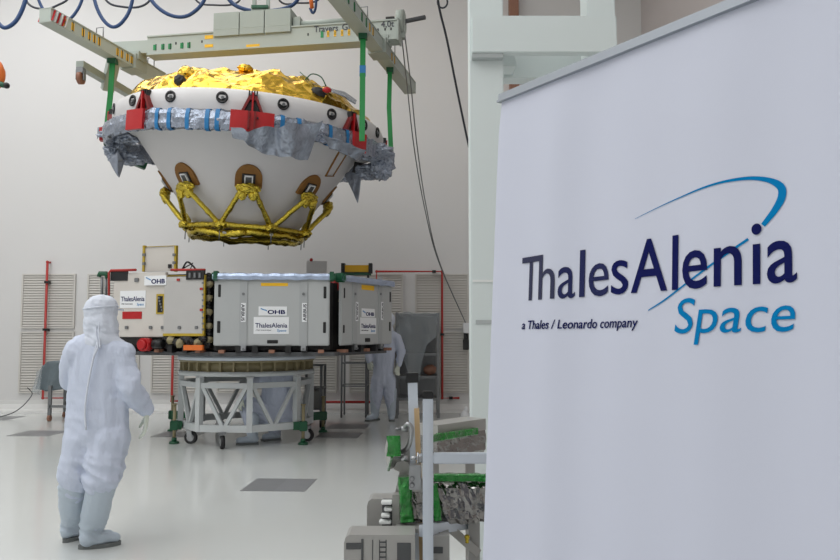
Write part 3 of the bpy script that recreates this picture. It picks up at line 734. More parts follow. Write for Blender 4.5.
# ================================================================ CARRIER MODULE
MC = at(248,350,10.7)
mod = empty('spacecraft_module', (MC.x, MC.y, 1.15), 'wide boxed spacecraft module with grey cover panels standing on the ring trolley', 'spacecraft')
class Face:
    def __init__(s, a, b, z0, z1, th):     # a, b plan points of the front, left to right
        s.a = V((a[0],a[1],0)); s.x = (V((b[0],b[1],0))-s.a); s.w = s.x.length; s.x.normalize(); s.y = V((-s.x.y, s.x.x, 0)); s.z0, s.z1, s.th = z0, z1, th
        s.M = Matrix(((s.x.x, s.y.x, 0, a[0]), (s.x.y, s.y.y, 0, a[1]), (0,0,1,0), (0,0,0,1)))
    def loc(s, px, py):
        r = ray(px, py); n = s.y; k = (s.a-V((0,0,CZ))).dot(n)/r.dot(n); p = V((0,0,CZ))+r*k-s.a; return p.dot(s.x), p.z
    def rect(s, mb, x0, y0, x1, y1, d0, d1, m, bev=0):
        a, b = s.loc(x0, y1), s.loc(x1, y0); mb.T = s.M; mb.box((min(a[0],b[0]), d0, min(a[1],b[1])), (max(a[0],b[0]), d1, max(a[1],b[1])), m, bev)
    def text(s, mb, st, x0, y0, x1, h, m, bold=0, shear=0, off=-.003, rot=False):
        a, b = s.loc(x0, y0), s.loc(x1, y0); mb.T = s.M; o_ = off
        if rot: # reads upwards / downwards
            a, b = s.loc(x0, y0), s.loc(x0, x1); L_ = b[1]-a[1]; sg = 1 if L_ > 0 else -1
            mb.text(st, 0, 0, abs(L_), h, 0, m, bold=bold, fn=lambda x, y, z: (a[0]-sg*z, o_+y*.3, a[1]+sg*x))
        else: mb.text(st, a[0], a[1], b[0]-a[0], h, o_, m, shear=shear, bold=bold)
p = lambda px, d: ((px-420)/F*d*1.0, d)
FM = Face(p(214,9.22), p(329.5,9.34), 1.33, 2.2, .25)
FR = Face(p(341,9.5), p(392,10.75), 1.33, 2.2, .04)
FL = Face(p(111,9.85), p(207,9.42), 1.30, 2.28, .7)
def sign_ohb(f, x0, y0, x1, y1, mbx, d=-.004):
    f.rect(mbx, x0, y0, x1, y1, d, 0, 'sign'); w = x1-x0; h = y1-y0; hh = f.loc(x0,y0)[1]-f.loc(x0,y1)[1]
    f.text(mbx, 'OHB', x0+w*.32, y1-h*.18, x1-w*.06, hh*.42, 'navy', bold=.03, off=d)
    for k in range(5): 
        a = f.loc(x0+w*(.08+.045*k), y0+h*(.25+.05*k)); mbx.T = f.M; mbx.box((a[0], d-.001, a[1]-.008), (a[0]+.012, d, a[1]+.008), 'cyan')
def sign_tas(f, x0, y0, x1, y1, mbx, d=-.004):
    f.rect(mbx, x0, y0, x1, y1, d, 0, 'sign'); w = x1-x0; h = y1-y0; hh = f.loc(x0,y0)[1]-f.loc(x0,y1)[1]
    f.text(mbx, 'ThalesAlenia', x0+w*.05, y0+h*.62, x1-w*.05, hh*.26, 'navy', bold=.012, off=d)
    f.text(mbx, 'Space', x0+w*.66, y0+h*.86, x1-w*.08, hh*.14, 'cyan', shear=.15, off=d)
    f.text(mbx, 'a Thales / Leonardo company', x0+w*.06, y0+h*.80, x0+w*.5, hh*.07, 'grey_p', off=d)
def cover(f, xl, xr, yt, yb, strips, airbus, ohb, tas, slots, bottomslot, ypatch, nm):
    mb = MB('gbox', 'gbox2', 'black', 'yellow')
    mb.T = f.M; mb.box((0,0,f.z0), (f.w,f.th,f.z1), 'gbox', bev=.012)
    for a, b in strips: f.rect(mb, a, yt+7, b, yb-1, -.010, .004, 'gbox2', bev=.003)
    mb.T = f.M
    for (a,b,c,d) in slots+[bottomslot]: f.rect(mb, a, b, c, d, -.006, .01, 'black', bev=.004)
    f.rect(mb, *ypatch, -.003, .003, 'yellow')
    o = mb.build(nm, mod, world=True)
    mb = MB('sign', 'navy', 'cyan'); sign_ohb(f, *ohb, mb); mb.build('logo_sign', o, world=True)
    mb = MB('sign', 'navy', 'cyan', 'grey_p'); sign_tas(f, *tas, mb); mb.build('logo_sign', o, world=True)
    for (a,b,c,d,up) in airbus:
        mb = MB('sign', 'grey_p'); f.rect(mb, a, b, c, d, -.014, -.009, 'sign'); ww = abs(f.loc(c,b)[0]-f.loc(a,b)[0])
        if up: f.text(mb, 'AIRBUS', c-(c-a)*.15, d-1, b+1, ww*.6, 'grey_p', bold=.03, off=-.0145, rot=True)
        else: f.text(mb, 'AIRBUS', a+(c-a)*.15, b+1, d-1, ww*.6, 'grey_p', bold=.03, off=-.0145, rot=True)
        mb.build('name_sticker', o, world=True)
    # slot strips at the top edge and latches at the foot
    mb = MB('steel', 'dsteel')
    for a, b in strips:
        c = f.loc((a+b)/2, yb+1); mb.T = f.M; mb.box((c[0]-.03,-.03,f.z0-.06), (c[0]+.03,.02,f.z0+.01), 'steel', bev=.004); mb.cyl((c[0],-.03,f.z0-.04), (c[0],-.05,f.z0-.04), .015, None, 'dsteel', 8)
        c = f.loc((a+b)/2, yt+24); mb.cyl((c[0],-.009,c[1]), (c[0],-.02,c[1]), .018, None, 'dsteel', 10)
    mb.build('latch', o, world=True)
    return o
cover(FM, 214,329,270,347, [(239,248),(299,308)], [(241,303,246,322,False),(302,303,307,322,True)], (258.5,306.5,287,315.5) , (253.5,317,289,334), [(218,284.5,221,297),(217,321,220.5,333),(323.5,286.5,326.5,298.5),(323,322,326,333)], (267,340,278,343.5), (261,283,288,286), 'cover_panel')
cover(FR, 343,392,270,345, [(352,357),(378,382)], [(355,302,357.5,321,False),(380.5,302,382.5,320,True)], (361.5,309,374.5,317), (360,318,376,334), [(343.7,288,345,298),(343,325,344.5,333),(389.5,292,390.8,302),(389,322,390.5,331)], (365,338,370,342), (361.5,286,374,289.5), 'cover_panel')
# correct the middle OHB sign above the other one: built below with its own rectangle
# foil-covered lids
def lid(f, px0, px1, m='foil_b', zt=.03, nm='foil_lid'):
    mb = MB(m); mb.T = f.M; vs = []; n = 60; 
    prof = [(-.035,-.055),(-.04,-.01),(-.03,zt*.7),(.02,zt),(f.th-.02,zt),(f.th,0)]
    for k in range(n+1):
        x = -.02+(f.w+.04)*k/n
        for j, (y, z) in enumerate(prof): q = V((x*9, y*9, z*9)); vs.append((x, y-.012*noise.noise(q), f.z1+z+.010*noise.noise(q+V((3,3,3)))*(j < 4)))
    m_ = len(prof); mb.add(vs, [(k*m_+j, (k+1)*m_+j, (k+1)*m_+j+1, k*m_+j+1) for k in range(n) for j in range(m_-1)], m, False)
    return mb.build(nm, mod, world=True)
lid(FM, 211, 334); lid(FR, 343, 392)
for f, x in ((FM, -.03), (FM, FM.w-.02), (FR, -.03)):
    mb = MB('dgreen'); mb.T = f.M; mb.box((x,-.05,f.z1-.07), (x+.09,.10,f.z1+.05), 'dgreen', bev=.02); o = mb.build('corner_tape', mod, world=True); o['label'] = 'green corner tape'
# core structure
core = [FL.a+FL.x*FL.w+FL.y*.15, FM.a+FM.y*.12, FM.a+FM.x*FM.w+FM.y*.12, FR.a+FR.y*.15+FR.x*.05, FR.a+FR.x*FR.w+FR.y*.2, V((-.7,12.0,0)), V((-1.8,12.7,0)), V((-3.2,12.6,0)), V((-4.2,11.6,0)), FL.a+FL.y*.15+FL.x*.05]
mb = MB('dark'); n = len(core); vs = [V((c.x,c.y,1.27)) for c in core]+[V((c.x,c.y,2.13)) for c in core]
mb.add(vs, [tuple(range(n)), tuple(range(n,2*n))[::-1]]+[((k+1)%n, k, n+k, n+(k+1)%n) for k in range(n)], 'dark'); mb.build('core_structure', mod, world=True)
mb = MB('machine_d', 'olive', 'black', 'steel'); vs = []
o2 = [V((c.x,c.y,0))+(V((c.x,c.y,0))-V((MC.x,MC.y,0))).normalized()*.10 for c in core]
vs = [V((c.x,c.y,1.20)) for c in o2]+[V((c.x,c.y,1.25)) for c in o2]
mb.add(vs, [tuple(range(n)), tuple(range(n,2*n))[::-1]]+[((k+1)%n, k, n+k, n+(k+1)%n) for k in range(n)], 'machine_d')
for f in (FL, FM, FR):
    for k in range(7):
        x = f.w*(k+.5)/7; mb.T = f.M; mb.box((x-.035, -.03+.02*(k%2), 1.24), (x+.035, .1, 1.28 if k%3==0 else 1.33), ['brown','black','black'][k%3])
mb.build('base_plate', mod, world=True)
# left equipment panel
mb = MB('panel', 'edge', 'black', 'dsteel', 'panel2', 'redpl'); f = FL
f.rect(mb, 112,272,166,337, -.0, .06, 'panel', bev=.008); mb.T = f.M; mb.box((.02,.06,f.z0), (f.w,.6,f.z1-.04), 'dark')
for x in (127,151,163): f.rect(mb, x-1.6,326,x+1.6,329, -.02, 0, 'dsteel', bev=.004)
f.rect(mb, 111,271,128,281, -.012, .01, 'black'); f.rect(mb, 135,278,139,282, -.02, 0, 'dsteel', bev=.004)
f.rect(mb, 156.5,294,165,314, -.012, 0, 'edge'); f.rect(mb, 158,296,163.5,312.5, -.014, .01, 'black')
for k in range(5): f.rect(mb, 159+k*.9,297+k*3,161+k*.7,299+k*3, -.03, -.01, 'dsteel')
o1 = mb.build('equipment_panel', mod, world=True)
mb = MB('panel2', 'edge', 'black', 'dsteel', 'red'); f.rect(mb, 164.5,276,205,335, -.03, .03, 'panel2', bev=.006)
for r_ in ((164.5,333.5,205.5,336),(204,275,206.5,336),(164.5,275,206,276.6)): f.rect(mb, *r_, -.034, -.002, 'edge')
for k in range(9): f.rect(mb, 203.5,282+k*5.8,205.5,284+k*5.8, -.04, -.03, 'dsteel')
for x in (181,198): f.rect(mb, x-1.6,326,x+1.6,329, -.045, -.03, 'dsteel', bev=.004)
f.rect(mb, 188,270.5,206,280, -.045, -.01, 'black'); 
for x, y in ((180,280),(203,289),(203,310)): f.rect(mb, x-1.5,y-1.2,x+1.5,y+1.2, -.045, -.03, 'red', bev=.003)
for x in (191,196,201): f.rect(mb, x,273,x+2,278, -.055, -.045, 'dsteel')
o2_ = mb.build('equipment_panel', mod, world=True); o2_['label'] = 'grey panel edged with yellow tape'
mb = MB('sign', 'navy', 'cyan'); sign_ohb(f, 146,275.5,168,285.5, mb, -.036); mb.build('logo_sign', o1, world=True)
mb = MB('sign', 'navy', 'cyan', 'grey_p'); sign_tas(f, 120,290.5,146,308, mb, -.006); mb.build('logo_sign', o1, world=True)
mb = MB('redpl'); f.rect(mb, 122.5,311.5,142,319, -.006, 0, 'redpl'); mb.build('red_label', o1, world=True)
mb = MB('red', 'edge'); a = V((f.a.x,f.a.y,0)); 
def fp(px, py, off=-.02): x, z = f.loc(px, py); return f.a+f.x*x+f.y*off+V((0,0,z))
mb.tube([fp(110,296), fp(110,273), fp(112,270.5), fp(137,270)], .016, 'red'); mb.tube([fp(172,270), fp(206,270)], .016, 'red'); mb.tube([fp(110.5,300), fp(110.5,338)], .014, 'edge'); mb.build('edge_tube', mod, world=True)
mb = MB('panel', 'edge', 'black', 'dsteel')
f.rect(mb, 138.5,245.5,170,271, .12, .14, 'panel'); 
for r_ in ((137,244.5,171.5,246.3),(137,244.5,139.5,271),(169,244.5,171.5,271)): f.rect(mb, *r_, .10, .145, 'edge')
for x, y in ((139,254),(139,263),(169.5,254),(169.5,262)): f.rect(mb, x-1.4,y-1.4,x+1.4,y+1.4, .085, .11, 'dsteel', bev=.003)
f.rect(mb, 163,263.5,166,267.5, .10, .13, 'black'); o = mb.build('small_upper_panel', mod, world=True)
mb = MB('redpl', 'black'); a = fp(148.5,344.5,-.12); mb.cyl(a, a+f.y*.12, .085, None, 'redpl', 20); mb.cyl(a+f.y*-.03, a, .05, .07, 'redpl', 16); b = fp(156,344,-.05); mb.cyl(b, b+f.x*.14, .055, None, 'black', 12); o = mb.build('red_cap', mod, world=True)
mb = MB('redpl'); a = at(334,287,9.75); mb.sph(a, .10, 'redpl', seg=3, sc=(.7,.6,1.1)); a = at(320,281,9.8); mb.build('red_cap', mod, world=True)
mb = MB('orange'); f.rect(mb, 188,345,207,350, -.10, -.06, 'orange'); mb.sheet([fp(188,345,-.09), fp(207,345,-.09)], [fp(189,351,-.1), fp(206,351,-.1)], 8, 4, 'orange', amp=.02); mb.build('orange_strap', mod, world=True)
mb = MB('dark', 'black', 'olive')
for k in range(14):
    x = 165+k*3.0; a = fp(x, 338+(k*37%6), .0); mb.sph(a, .04+.012*(k%3), ['dark','black','olive'][k%3 if k % 4 else 0], seg=2, amp=.4, smooth=False)
for k in range(16):
    a = at(209, 275+k*4.6, 9.5); mb.sph(a, .035+.01*(k%3), ['dark','black','olive'][k%3], seg=2, amp=.4, smooth=False)
mb.build('wiring_harness', mod, world=True)
mb = MB('dark'); mb.tube(spline([at(182,270,9.8), at(187,262,9.8), at(193,266,9.8), at(196,270,9.8)], 5), .012, 'black'); mb.tube([at(184,268,9.7), at(193,263,9.7), at(190,270,9.7)], .009, 'black'); mb.build('cable_loop', mod, world=True)
mb = MB('dgreen', 'dsteel'); a = at(103,273,10.3); mb.tube([at(99,277,10.3), at(100,273.5,10.3), at(106,273.5,10.3), at(107.5,278,10.3)], .035, 'dgreen'); 
for x in (102,106): mb.cyl(at(x,277,10.3), at(x,300,10.3), .02, None, 'dsteel', 8)
mb.bar(at(101,299,10.3), at(116,299,10.3), .05, .05, 'dsteel'); mb.build('side_fitting', mod, world=True)
mb = MB('dark', 'olive', 'dsteel')
for k in range(4): mb.bar(at(336+k*1.5, 285+k*13, 9.75), at(341, 290+k*13, 9.9), .07, .10, ['dark','olive','dsteel','dark'][k])
mb.build('side_equipment', mod, world=True)

# things just behind the module
mb = MB('sign', 'dsteel'); a, b = at(306.5,261,12.6), at(326.5,276,12.6); mb.box((a.x,12.6,b.z-.35), (b.x,12.64,a.z), 'sign', bev=.004); mb.sph((a.x+.08,12.6,a.z+.02), .03, 'redpl', seg=2)
o = mb.build('rear_panel', mod, world=True)
mb = MB('yellow', 'black'); a, b = at(343,265,12.3), at(371,272,12.3); mb.box((a.x,12.3,b.z), (b.x,12.4,a.z), 'yellow', bev=.01); mb.box((a.x-.03,12.28,b.z-.02), (a.x+.03,12.42,a.z+.03), 'black'); mb.box((b.x-.04,12.28,b.z-.02), (b.x+.02,12.42,a.z+.03), 'black')
mb.box((a.x,12.32,b.z-.05), (b.x,12.38,b.z), 'dgreen')
for x in (a.x+.04, b.x-.05): mb.box((x-.02,12.33,2.0), (x+.02,12.37,b.z), 'black')
mb.box((a.x-.1,12.30,1.95), (b.x,12.40,2.02), 'black'); mb.build('yellow_crossbar', mod, world=True)

# ================================================================ RING TROLLEY
tr = empty('ring_trolley', (MC.x, MC.y, 0), 'pale grey octagonal frame trolley on casters carrying the module', 'trolley', rot=(0,0,R(12.8)))
def TP(r, th, z): return V((r*math.sin(R(th)), -r*math.cos(R(th)), z))
RF = .895
zf0 = .95; mb = MB('olive'); mb.lathe([(.80,zf0+.02),(.87,zf0+.02),(.86,1.12),(.80,1.12),(.80,zf0+.02)], 64, 'olive')
for k in range(32):
    th = 360/32*k; mb.T = Matrix.Rotation(R(th), 4, 'Z'); mb.prism([(-.012,zf0+.03),(.012,zf0+.03),(.012,1.11),(-.012,1.11)], -.92, -.86, 'olive')
mb.T = Matrix.Identity(4); mb.lathe([(.80,1.1),(.93,1.1),(.93,1.125),(.80,1.125)], 64, 'olive'); mb.build('conical_adapter', tr)
mb = MB('alu'); mb.lathe([(.80,1.125),(.95,1.125),(.95,1.19),(.80,1.19),(.80,1.125)], 64, 'alu'); mb.build('top_ring', tr)
mb = MB('frame'); mb.lathe([(.78,zf0-.03),(.935,zf0-.03),(.935,zf0+.03),(.78,zf0+.03),(.78,zf0-.03)], 64, 'frame'); mb.build('lower_ring', tr)
zr = .245
for k in range(8):
    th = 45*k+2; nx = th+45
    mb = MB('frame', 'steel'); mb.bar(TP(RF,th,zr-.045), TP(RF,th,zf0-.03), .075, .075, 'frame', up=TP(1,th,0)); mb.box((TP(RF+.0,th,0).x-.05, TP(RF,th,0).y-.05, zf0-.05), (TP(RF,th,0).x+.05, TP(RF,th,0).y+.05, zf0-.03), 'steel'); mb.build('post', tr)
    mb = MB('frame'); mb.bar(TP(RF,th,zr), TP(RF,nx,zr), .08, .09, 'frame'); mb.build('bottom_rail', tr)
    mb = MB('frame'); mb.bar(TP(RF,th,.80), TP(RF,nx,.80), .06, .07, 'frame'); mb.build('middle_rail', tr)
    m_ = (TP(RF,th,zr)+TP(RF,nx,zr))/2; mb = MB('frame')
    for q in (th, nx): mb.bar(m_+V((0,0,.04))+(TP(RF,q,zr)-m_)*.08, TP(RF,q,.79).lerp(V((m_.x,m_.y,.79)), .12), .045, .045, 'frame')
    mb.build('diagonal_brace', tr)
def caster(th, r, nm='caster', sp=20):
    mb = MB('rubber', 'steel', 'dsteel'); c = TP(r, th, 0); mb.T = Matrix.Translation(c) @ Matrix.Rotation(R(sp), 4, 'Z')
    mb.cyl((-.024,0,.085), (.024,0,.085), .085, None, 'rubber', 24); mb.cyl((-.028,0,.085), (.028,0,.085), .05, None, 'steel', 16)
    for x in (-.034,.034): mb.bar((x,.0,.07), (x,.02,.18), .006, .07, 'steel')
    mb.box((-.045,-.03,.175), (.045,.06,.19), 'steel'); mb.T = Matrix.Identity(4); mb.bar(c+V((0,0,.185)), c+V((0,0,.21)), .09, .09, 'dsteel'); mb.build(nm, tr)
for th, r, sp in ((-19,.93,10),(-66,.80,70),(62,.93,60),(155,.93,0),(205,.93,40)): caster(th, r, sp=sp)
for px, py in ((174,443.5), (303,444.5), (172,431), (323,432)):
    c = fl(px, py); c = Matrix.Rotation(-R(12.8), 3, 'Z') @ V((c.x-MC.x, c.y-MC.y, 0)); mb = MB('dgreen', 'olive', 'steel')
    mb.cyl(c, c+V((0,0,.03)), .07, .06, 'dgreen', 8); mb.cyl(c+V((0,0,.03)), c+V((0,0,.08)), .035, .03, 'dgreen', 12); mb.cyl(c+V((0,0,.05)), c+V((0,0,.52)), .022, None, 'olive', 12); mb.cyl(c+V((0,0,.52)), c+V((0,0,.535)), .035, None, 'olive', 12)
    t_ = c.normalized()*RF; t_.z = .24; mb.bar(c+V((0,0,.25)), t_+V((0,0,.0)), .10, .11, 'dgreen'); mb.box((c.x-.055,c.y-.055,.18), (c.x+.055,c.y+.055,.31), 'dgreen', bev=.01)
    mb.build('stabiliser', tr)

# ================================================================ BACKGROUND THINGS
rk = empty('shelf_rack', (at(418,414,13.5).x, 13.5, 0), 'grey steel shelf rack draped in clear plastic against the back wall', 'shelf')
xa, xb = at(397,414,13.4).x, at(438,414,13.4).x; zt = at(418,313,13.4).z
mb = MB('dsteel')
for x in (xa, xb):
    for y in (13.2, 13.75): mb.bar((x,y,0), (x,y,zt), .05, .05, 'dsteel')
mb.build('upright_frame', rk, world=True)
for py in (399,377,354,335,315):
    z = at(418,py,13.2).z; mb = MB('dsteel'); mb.box((xa-.02,13.2,z-.03), (xb+.02,13.75,z+.02), 'dsteel'); mb.build('shelf', rk, world=True)
mb = MB('dsteel'); mb.box((xa+.03,13.74,.3), (xb-.03,13.76,zt-.03), 'dsteel'); mb.build('back_panel', rk, world=True)
mb = MB('film'); mb.sheet([(xa-.02,13.16,zt+.01),(xb+.02,13.16,zt+.01)], [(xa-.02,13.12,1.45),(xa+.22,13.08,.75),(xa+.35,13.1,.55),(xb-.2,13.12,1.3),(xb+.0,13.14,zt-.4)], 50, 30, 'film', amp=.10, freq=3); mb.build('plastic_sheet', rk, world=True)
for px, py, r_, nm, lb_ in ((430,374,.12,'sack','small brown sack on the plastic-draped shelf rack'),):
    mb = MB('brown'); z = at(418,377,13.2).z+.02; x = at(px,py,13.3).x; mb.sph((x,13.45,z+.09), r_, 'brown', seg=3, sc=(1,.8,.8), amp=.25); tag(mb.build(nm), lb_, 'sack')
# thin stand behind the far technician
st = empty('service_stand', (at(354,412,13.3).x, 13.4, 0), 'thin grey tubular stand behind the far technician', 'stand')
mb = MB('dsteel'); x0_, x1_ = at(341.5,400,13.3).x, at(366,400,13.3).x
for x in (x0_, x1_):
    for y in (13.3, 13.8): mb.cyl((x,y,0), (x,y,1.5), .018, None, 'dsteel', 8)
mb.build('tube_frame', st, world=True)
for z in (.55, .95, 1.25, 1.48): mb = MB('dsteel'); mb.bar((x0_,13.3,z), (x1_,13.3,z), .02, .02); mb.bar((x0_,13.8,z), (x1_,13.8,z), .02, .02); mb.bar((x0_,13.3,z), (x0_,13.8,z), .02, .02); mb.bar((x1_,13.3,z), (x1_,13.8,z), .02, .02); mb.build('rung', st, world=True)
# low stand right behind the ring trolley
ls = empty('equipment_cart', (at(315,412,11.9).x, 12.1, 0), 'small grey wheeled cart just behind the right side of the ring trolley', 'cart')
xa2, xb2 = at(306,412,11.9).x, at(321,412,11.9).x
mb = MB('dsteel'); 
for x in (xa2, xb2):
    for y in (11.9, 12.35): mb.bar((x,y,.12), (x,y,.98), .04, .04)
for z in (.3,.62,.98): mb.box((xa2-.02,11.88,z-.02), (xb2+.02,12.37,z), 'dsteel')
mb.build('frame', ls, world=True); mb = MB('machine'); mb.box((xa2+.02,11.95,.30), (xb2-.02,12.3,.58), 'machine', bev=.01); mb.build('lower_box', ls, world=True)
for x in (xa2, xb2):
    for y in (11.9, 12.35): mb = MB('rubber', 'steel'); mb.cyl((x-.015,y,.06), (x+.015,y,.06), .06, None, 'rubber', 16); mb.bar((x,y,.05), (x,y,.13), .045, .03, 'steel'); mb.build('caster', ls, world=True)
# tarpaulin-covered trolley far left
ct = empty('covered_trolley', (at(55,412,13.0).x, 13.1, 0), 'trolley under a grey tarpaulin near the wall at the far left', 'trolley')
def tp(px, py, d_=12.8): return at(px, py, d_)
mb = MB('tarp'); a, b = at(39,363,12.8), at(76,392,12.8)
n = 26; vs = []
top = [tp(40,366), tp(47,362), tp(60,361), tp(76,363)]; bot = [tp(33,390), tp(45,391), tp(60,389), tp(78,389)]
mb.sheet(top, bot, 30, 14, 'tarp', amp=.09, freq=3, th=.55); mb.build('tarpaulin', ct, world=True)
mb = MB('film'); mb.sheet([tp(36,372,12.7), tp(42,366,12.7)], [tp(32,392,12.7), tp(39,395,12.7)], 8, 10, 'film', amp=.06); mb.build('plastic_edge', ct, world=True)
mb = MB('brown', 'dsteel')
for px, y in ((49.5,12.75),(76,12.75),(49.5,13.3),(76,13.3)):
    x = at(px,414,12.75).x; mb.bar((x,y,.10), (x,y,.6), .05, .05, 'dsteel'); mb.cyl((x-.02,y,.055), (x+.02,y,.055), .055, None, 'brown', 16); mb.bar((x,y,.05), (x,y,.12), .05, .03, 'brown')
x0_, x1_ = at(49.5,414,12.75).x, at(76,414,12.75).x; mb.bar((x0_,12.75,.25), (x1_,12.75,.25), .05, .04, 'dsteel'); mb.bar((x0_,13.3,.25), (x1_,13.3,.25), .05, .04, 'dsteel'); mb.build('chassis', ct, world=True)
mb = MB('cdark'); mb.tube(spline([(at(-6,410,13).x,13.0,.012), (at(14,402,13.4).x,13.5,.1), (at(26,397,13.6).x,13.8,.35), (at(36,391,13.9).x,13.6,.5)], 8), .008, 'cdark', 6); tag(mb.build('floor_cable'), 'thin cable running from the left edge up to the covered trolley', 'cable')
mb = MB('sign', 'black'); c = at(465,412,12.6); mb.sph((c.x,12.6,.10), .10, 'sign', seg=3, sc=(.8,.9,1.0), amp=.2); mb.sph((c.x+.02,12.6,.21), .05, 'sign', seg=2, sc=(.8,.8,1.2), amp=.2); tag(mb.build('white_bag'), 'small knotted white bag on the floor beside the pale column', 'bag')

# ================================================================ PEOPLE
def blob(name, prims, mname, parent, voxel=.014, smooth=4, amp=.0, freq=7, folds=(), world=True):
    bm = bmesh.new(); t0_ = bmesh.new(); bmesh.ops.create_icosphere(t0_, subdivisions=2, radius=1); t0_.verts.index_update()
    bv = [v.co.copy() for v in t0_.verts]; bf = [[v.index for v in f.verts] for f in t0_.faces]; t0_.free()
    def sp(c, r, sc):
        v_ = [bm.verts.new(c+V((q.x*r*sc[0], q.y*r*sc[1], q.z*r*sc[2]))) for q in bv]
        for f in bf: bm.faces.new([v_[k] for k in f])
    for pr in prims:
        pts, sc = pr[0], (pr[1] if len(pr) > 1 else (1,1,1))
        for k in range(len(pts)-1):
            (p, r), (q, s_) = pts[k], pts[k+1]; p = V(p); q = V(q); n = max(2, int((p-q).length/(min(r, s_)*.22))+1)
            for j in range(n+1): sp(p.lerp(q, j/n), r+(s_-r)*j/n, sc)
        if len(pts) == 1: sp(V(pts[0][0]), pts[0][1], sc)
    me = bpy.data.meshes.new(name); bm.to_mesh(me); bm.free()
    o = bpy.data.objects.new(name, me); C.objects.link(o)
    md_ = o.modifiers.new('r', 'REMESH'); md_.mode = 'VOXEL'; md_.voxel_size = voxel; md_.use_smooth_shade = True
    if smooth: ms = o.modifiers.new('s', 'SMOOTH'); ms.iterations = smooth; ms.factor = .5
    dg = bpy.context.evaluated_depsgraph_get(); dg.update(); m2 = bpy.data.meshes.new_from_object(o.evaluated_get(dg)); o.modifiers.clear(); o.data = m2; bpy.data.meshes.remove(me); m2.name = name
    if amp or folds:
        nrm = [v.normal.copy() for v in m2.vertices]
        for v, n_ in zip(m2.vertices, nrm):
            c = v.co; q = V((c.x*freq, c.y*freq, c.z*freq*.22+c.x*freq*.5))
            e = amp*(noise.noise(q)+.5*(1-2*abs(noise.noise(q*1.9+V((5,5,5))))))
            for (fc, fr, fa, ff) in folds:    # sleeve / knee folds: centre, radius, amplitude, frequency
                w = max(0, 1-((c-V(fc)).length/fr)**2)
                if w > 0: e += w*fa*(1-2.2*abs(noise.noise(V((c.x*ff*.28, c.y*ff*.28, c.z*ff*.8+c.x*ff*.35)))))
            v.co = c+n_*e
    m2.materials.clear(); m2.materials.append(M[mname])
    for p in m2.polygons: p.use_smooth = True; p.material_index = 0
    if parent:
        m2.transform(wm(parent).inverted()); o.parent = parent
    return o
def hand(name, wrist, fdir, thumb, s_, parent, voxel=.005, curl=.5, palm=None):
    """wrist point, finger direction, direction the thumb leaves to, hand length"""
    z = V(fdir).normalized(); x = (V(thumb)-z*V(thumb).dot(z)).normalized(); y = z.cross(x); w = V(wrist); k = s_/.19
    P = lambda a, b, c: w+(x*a+y*b+z*c)*k
    pr = [([(P(0,0,-.04), .028*k), (P(0,0,.0), .028*k)],)]
    for a in (-.03,-.01,.012,.03): pr.append(([(P(a*.55,0,0), .018*k), (P(a,0,.088), .0125*k)],))
    for a, ln in ((-.033,.062),(-.0115,.078),(.0115,.084),(.034,.074)):
        a2 = a*1.12; b = [(a,0,.088)]; ang = 0; p = V((a,0,.088)); 
        for j, fr_ in enumerate((.42,.33,.25)):
            ang += curl*(.55+.25*j); p = p+V((0, -math.sin(ang), math.cos(ang)))*ln*fr_; p.x = a+(a2-a)*(j+1)/3; b.append(tuple(p))
        pr.append(([(P(*q), (.0105-.0012*j)*k) for j, q in enumerate(b)],))
    pr.append(([(P(.02,0,.02), .015*k), (P(.048,-.008,.055), .0125*k), (P(.058,-.022,.082), .0105*k), (P(.058,-.034,.103), .009*k)],))
    return blob(name, pr, 'glove', parent, voxel, 2)
def face(c, dr, parent, r=.1):
    """a face looking along dr, inside the hood: skin, nose, eyes, mask"""
    f = V(dr).normalized(); s_ = V((0,0,1)).cross(f).normalized(); P = lambda a, b, h: V(c)+s_*a*r+f*b*r+V((0,0,h*r))
    blob('head', [([(P(0,.12,.1), .92*r)], (.82,.9,1.12)), ([(P(0,1.0,.05), .09*r), (P(0,1.12,-.22), .13*r)],), ([(P(-.3,.8,.35), .16*r), (P(.3,.8,.35), .16*r)],), ([(P(0,.75,-.7), .3*r)],), ([(P(-.8,.1,0), .16*r)], (.6,1,1.5)), ([(P(.8,.1,0), .16*r)], (.6,1,1.5))], 'skin', parent, .012, 2)
    for s2 in (-1, 1):
        mb = MB('eye'); mb.sph(P(.33*s2,.92,.14), .11*r, 'eye', seg=2, sc=(1.3,1,.7)); mb.build('eye', parent, world=True)
    blob('face_mask', [([(P(0,.78,-.35), .46*r)], (1.15,1,1)), ([(P(-.45,.5,-.35), .3*r), (P(.45,.5,-.35), .3*r)],)], 'hood', parent, .012, 2)

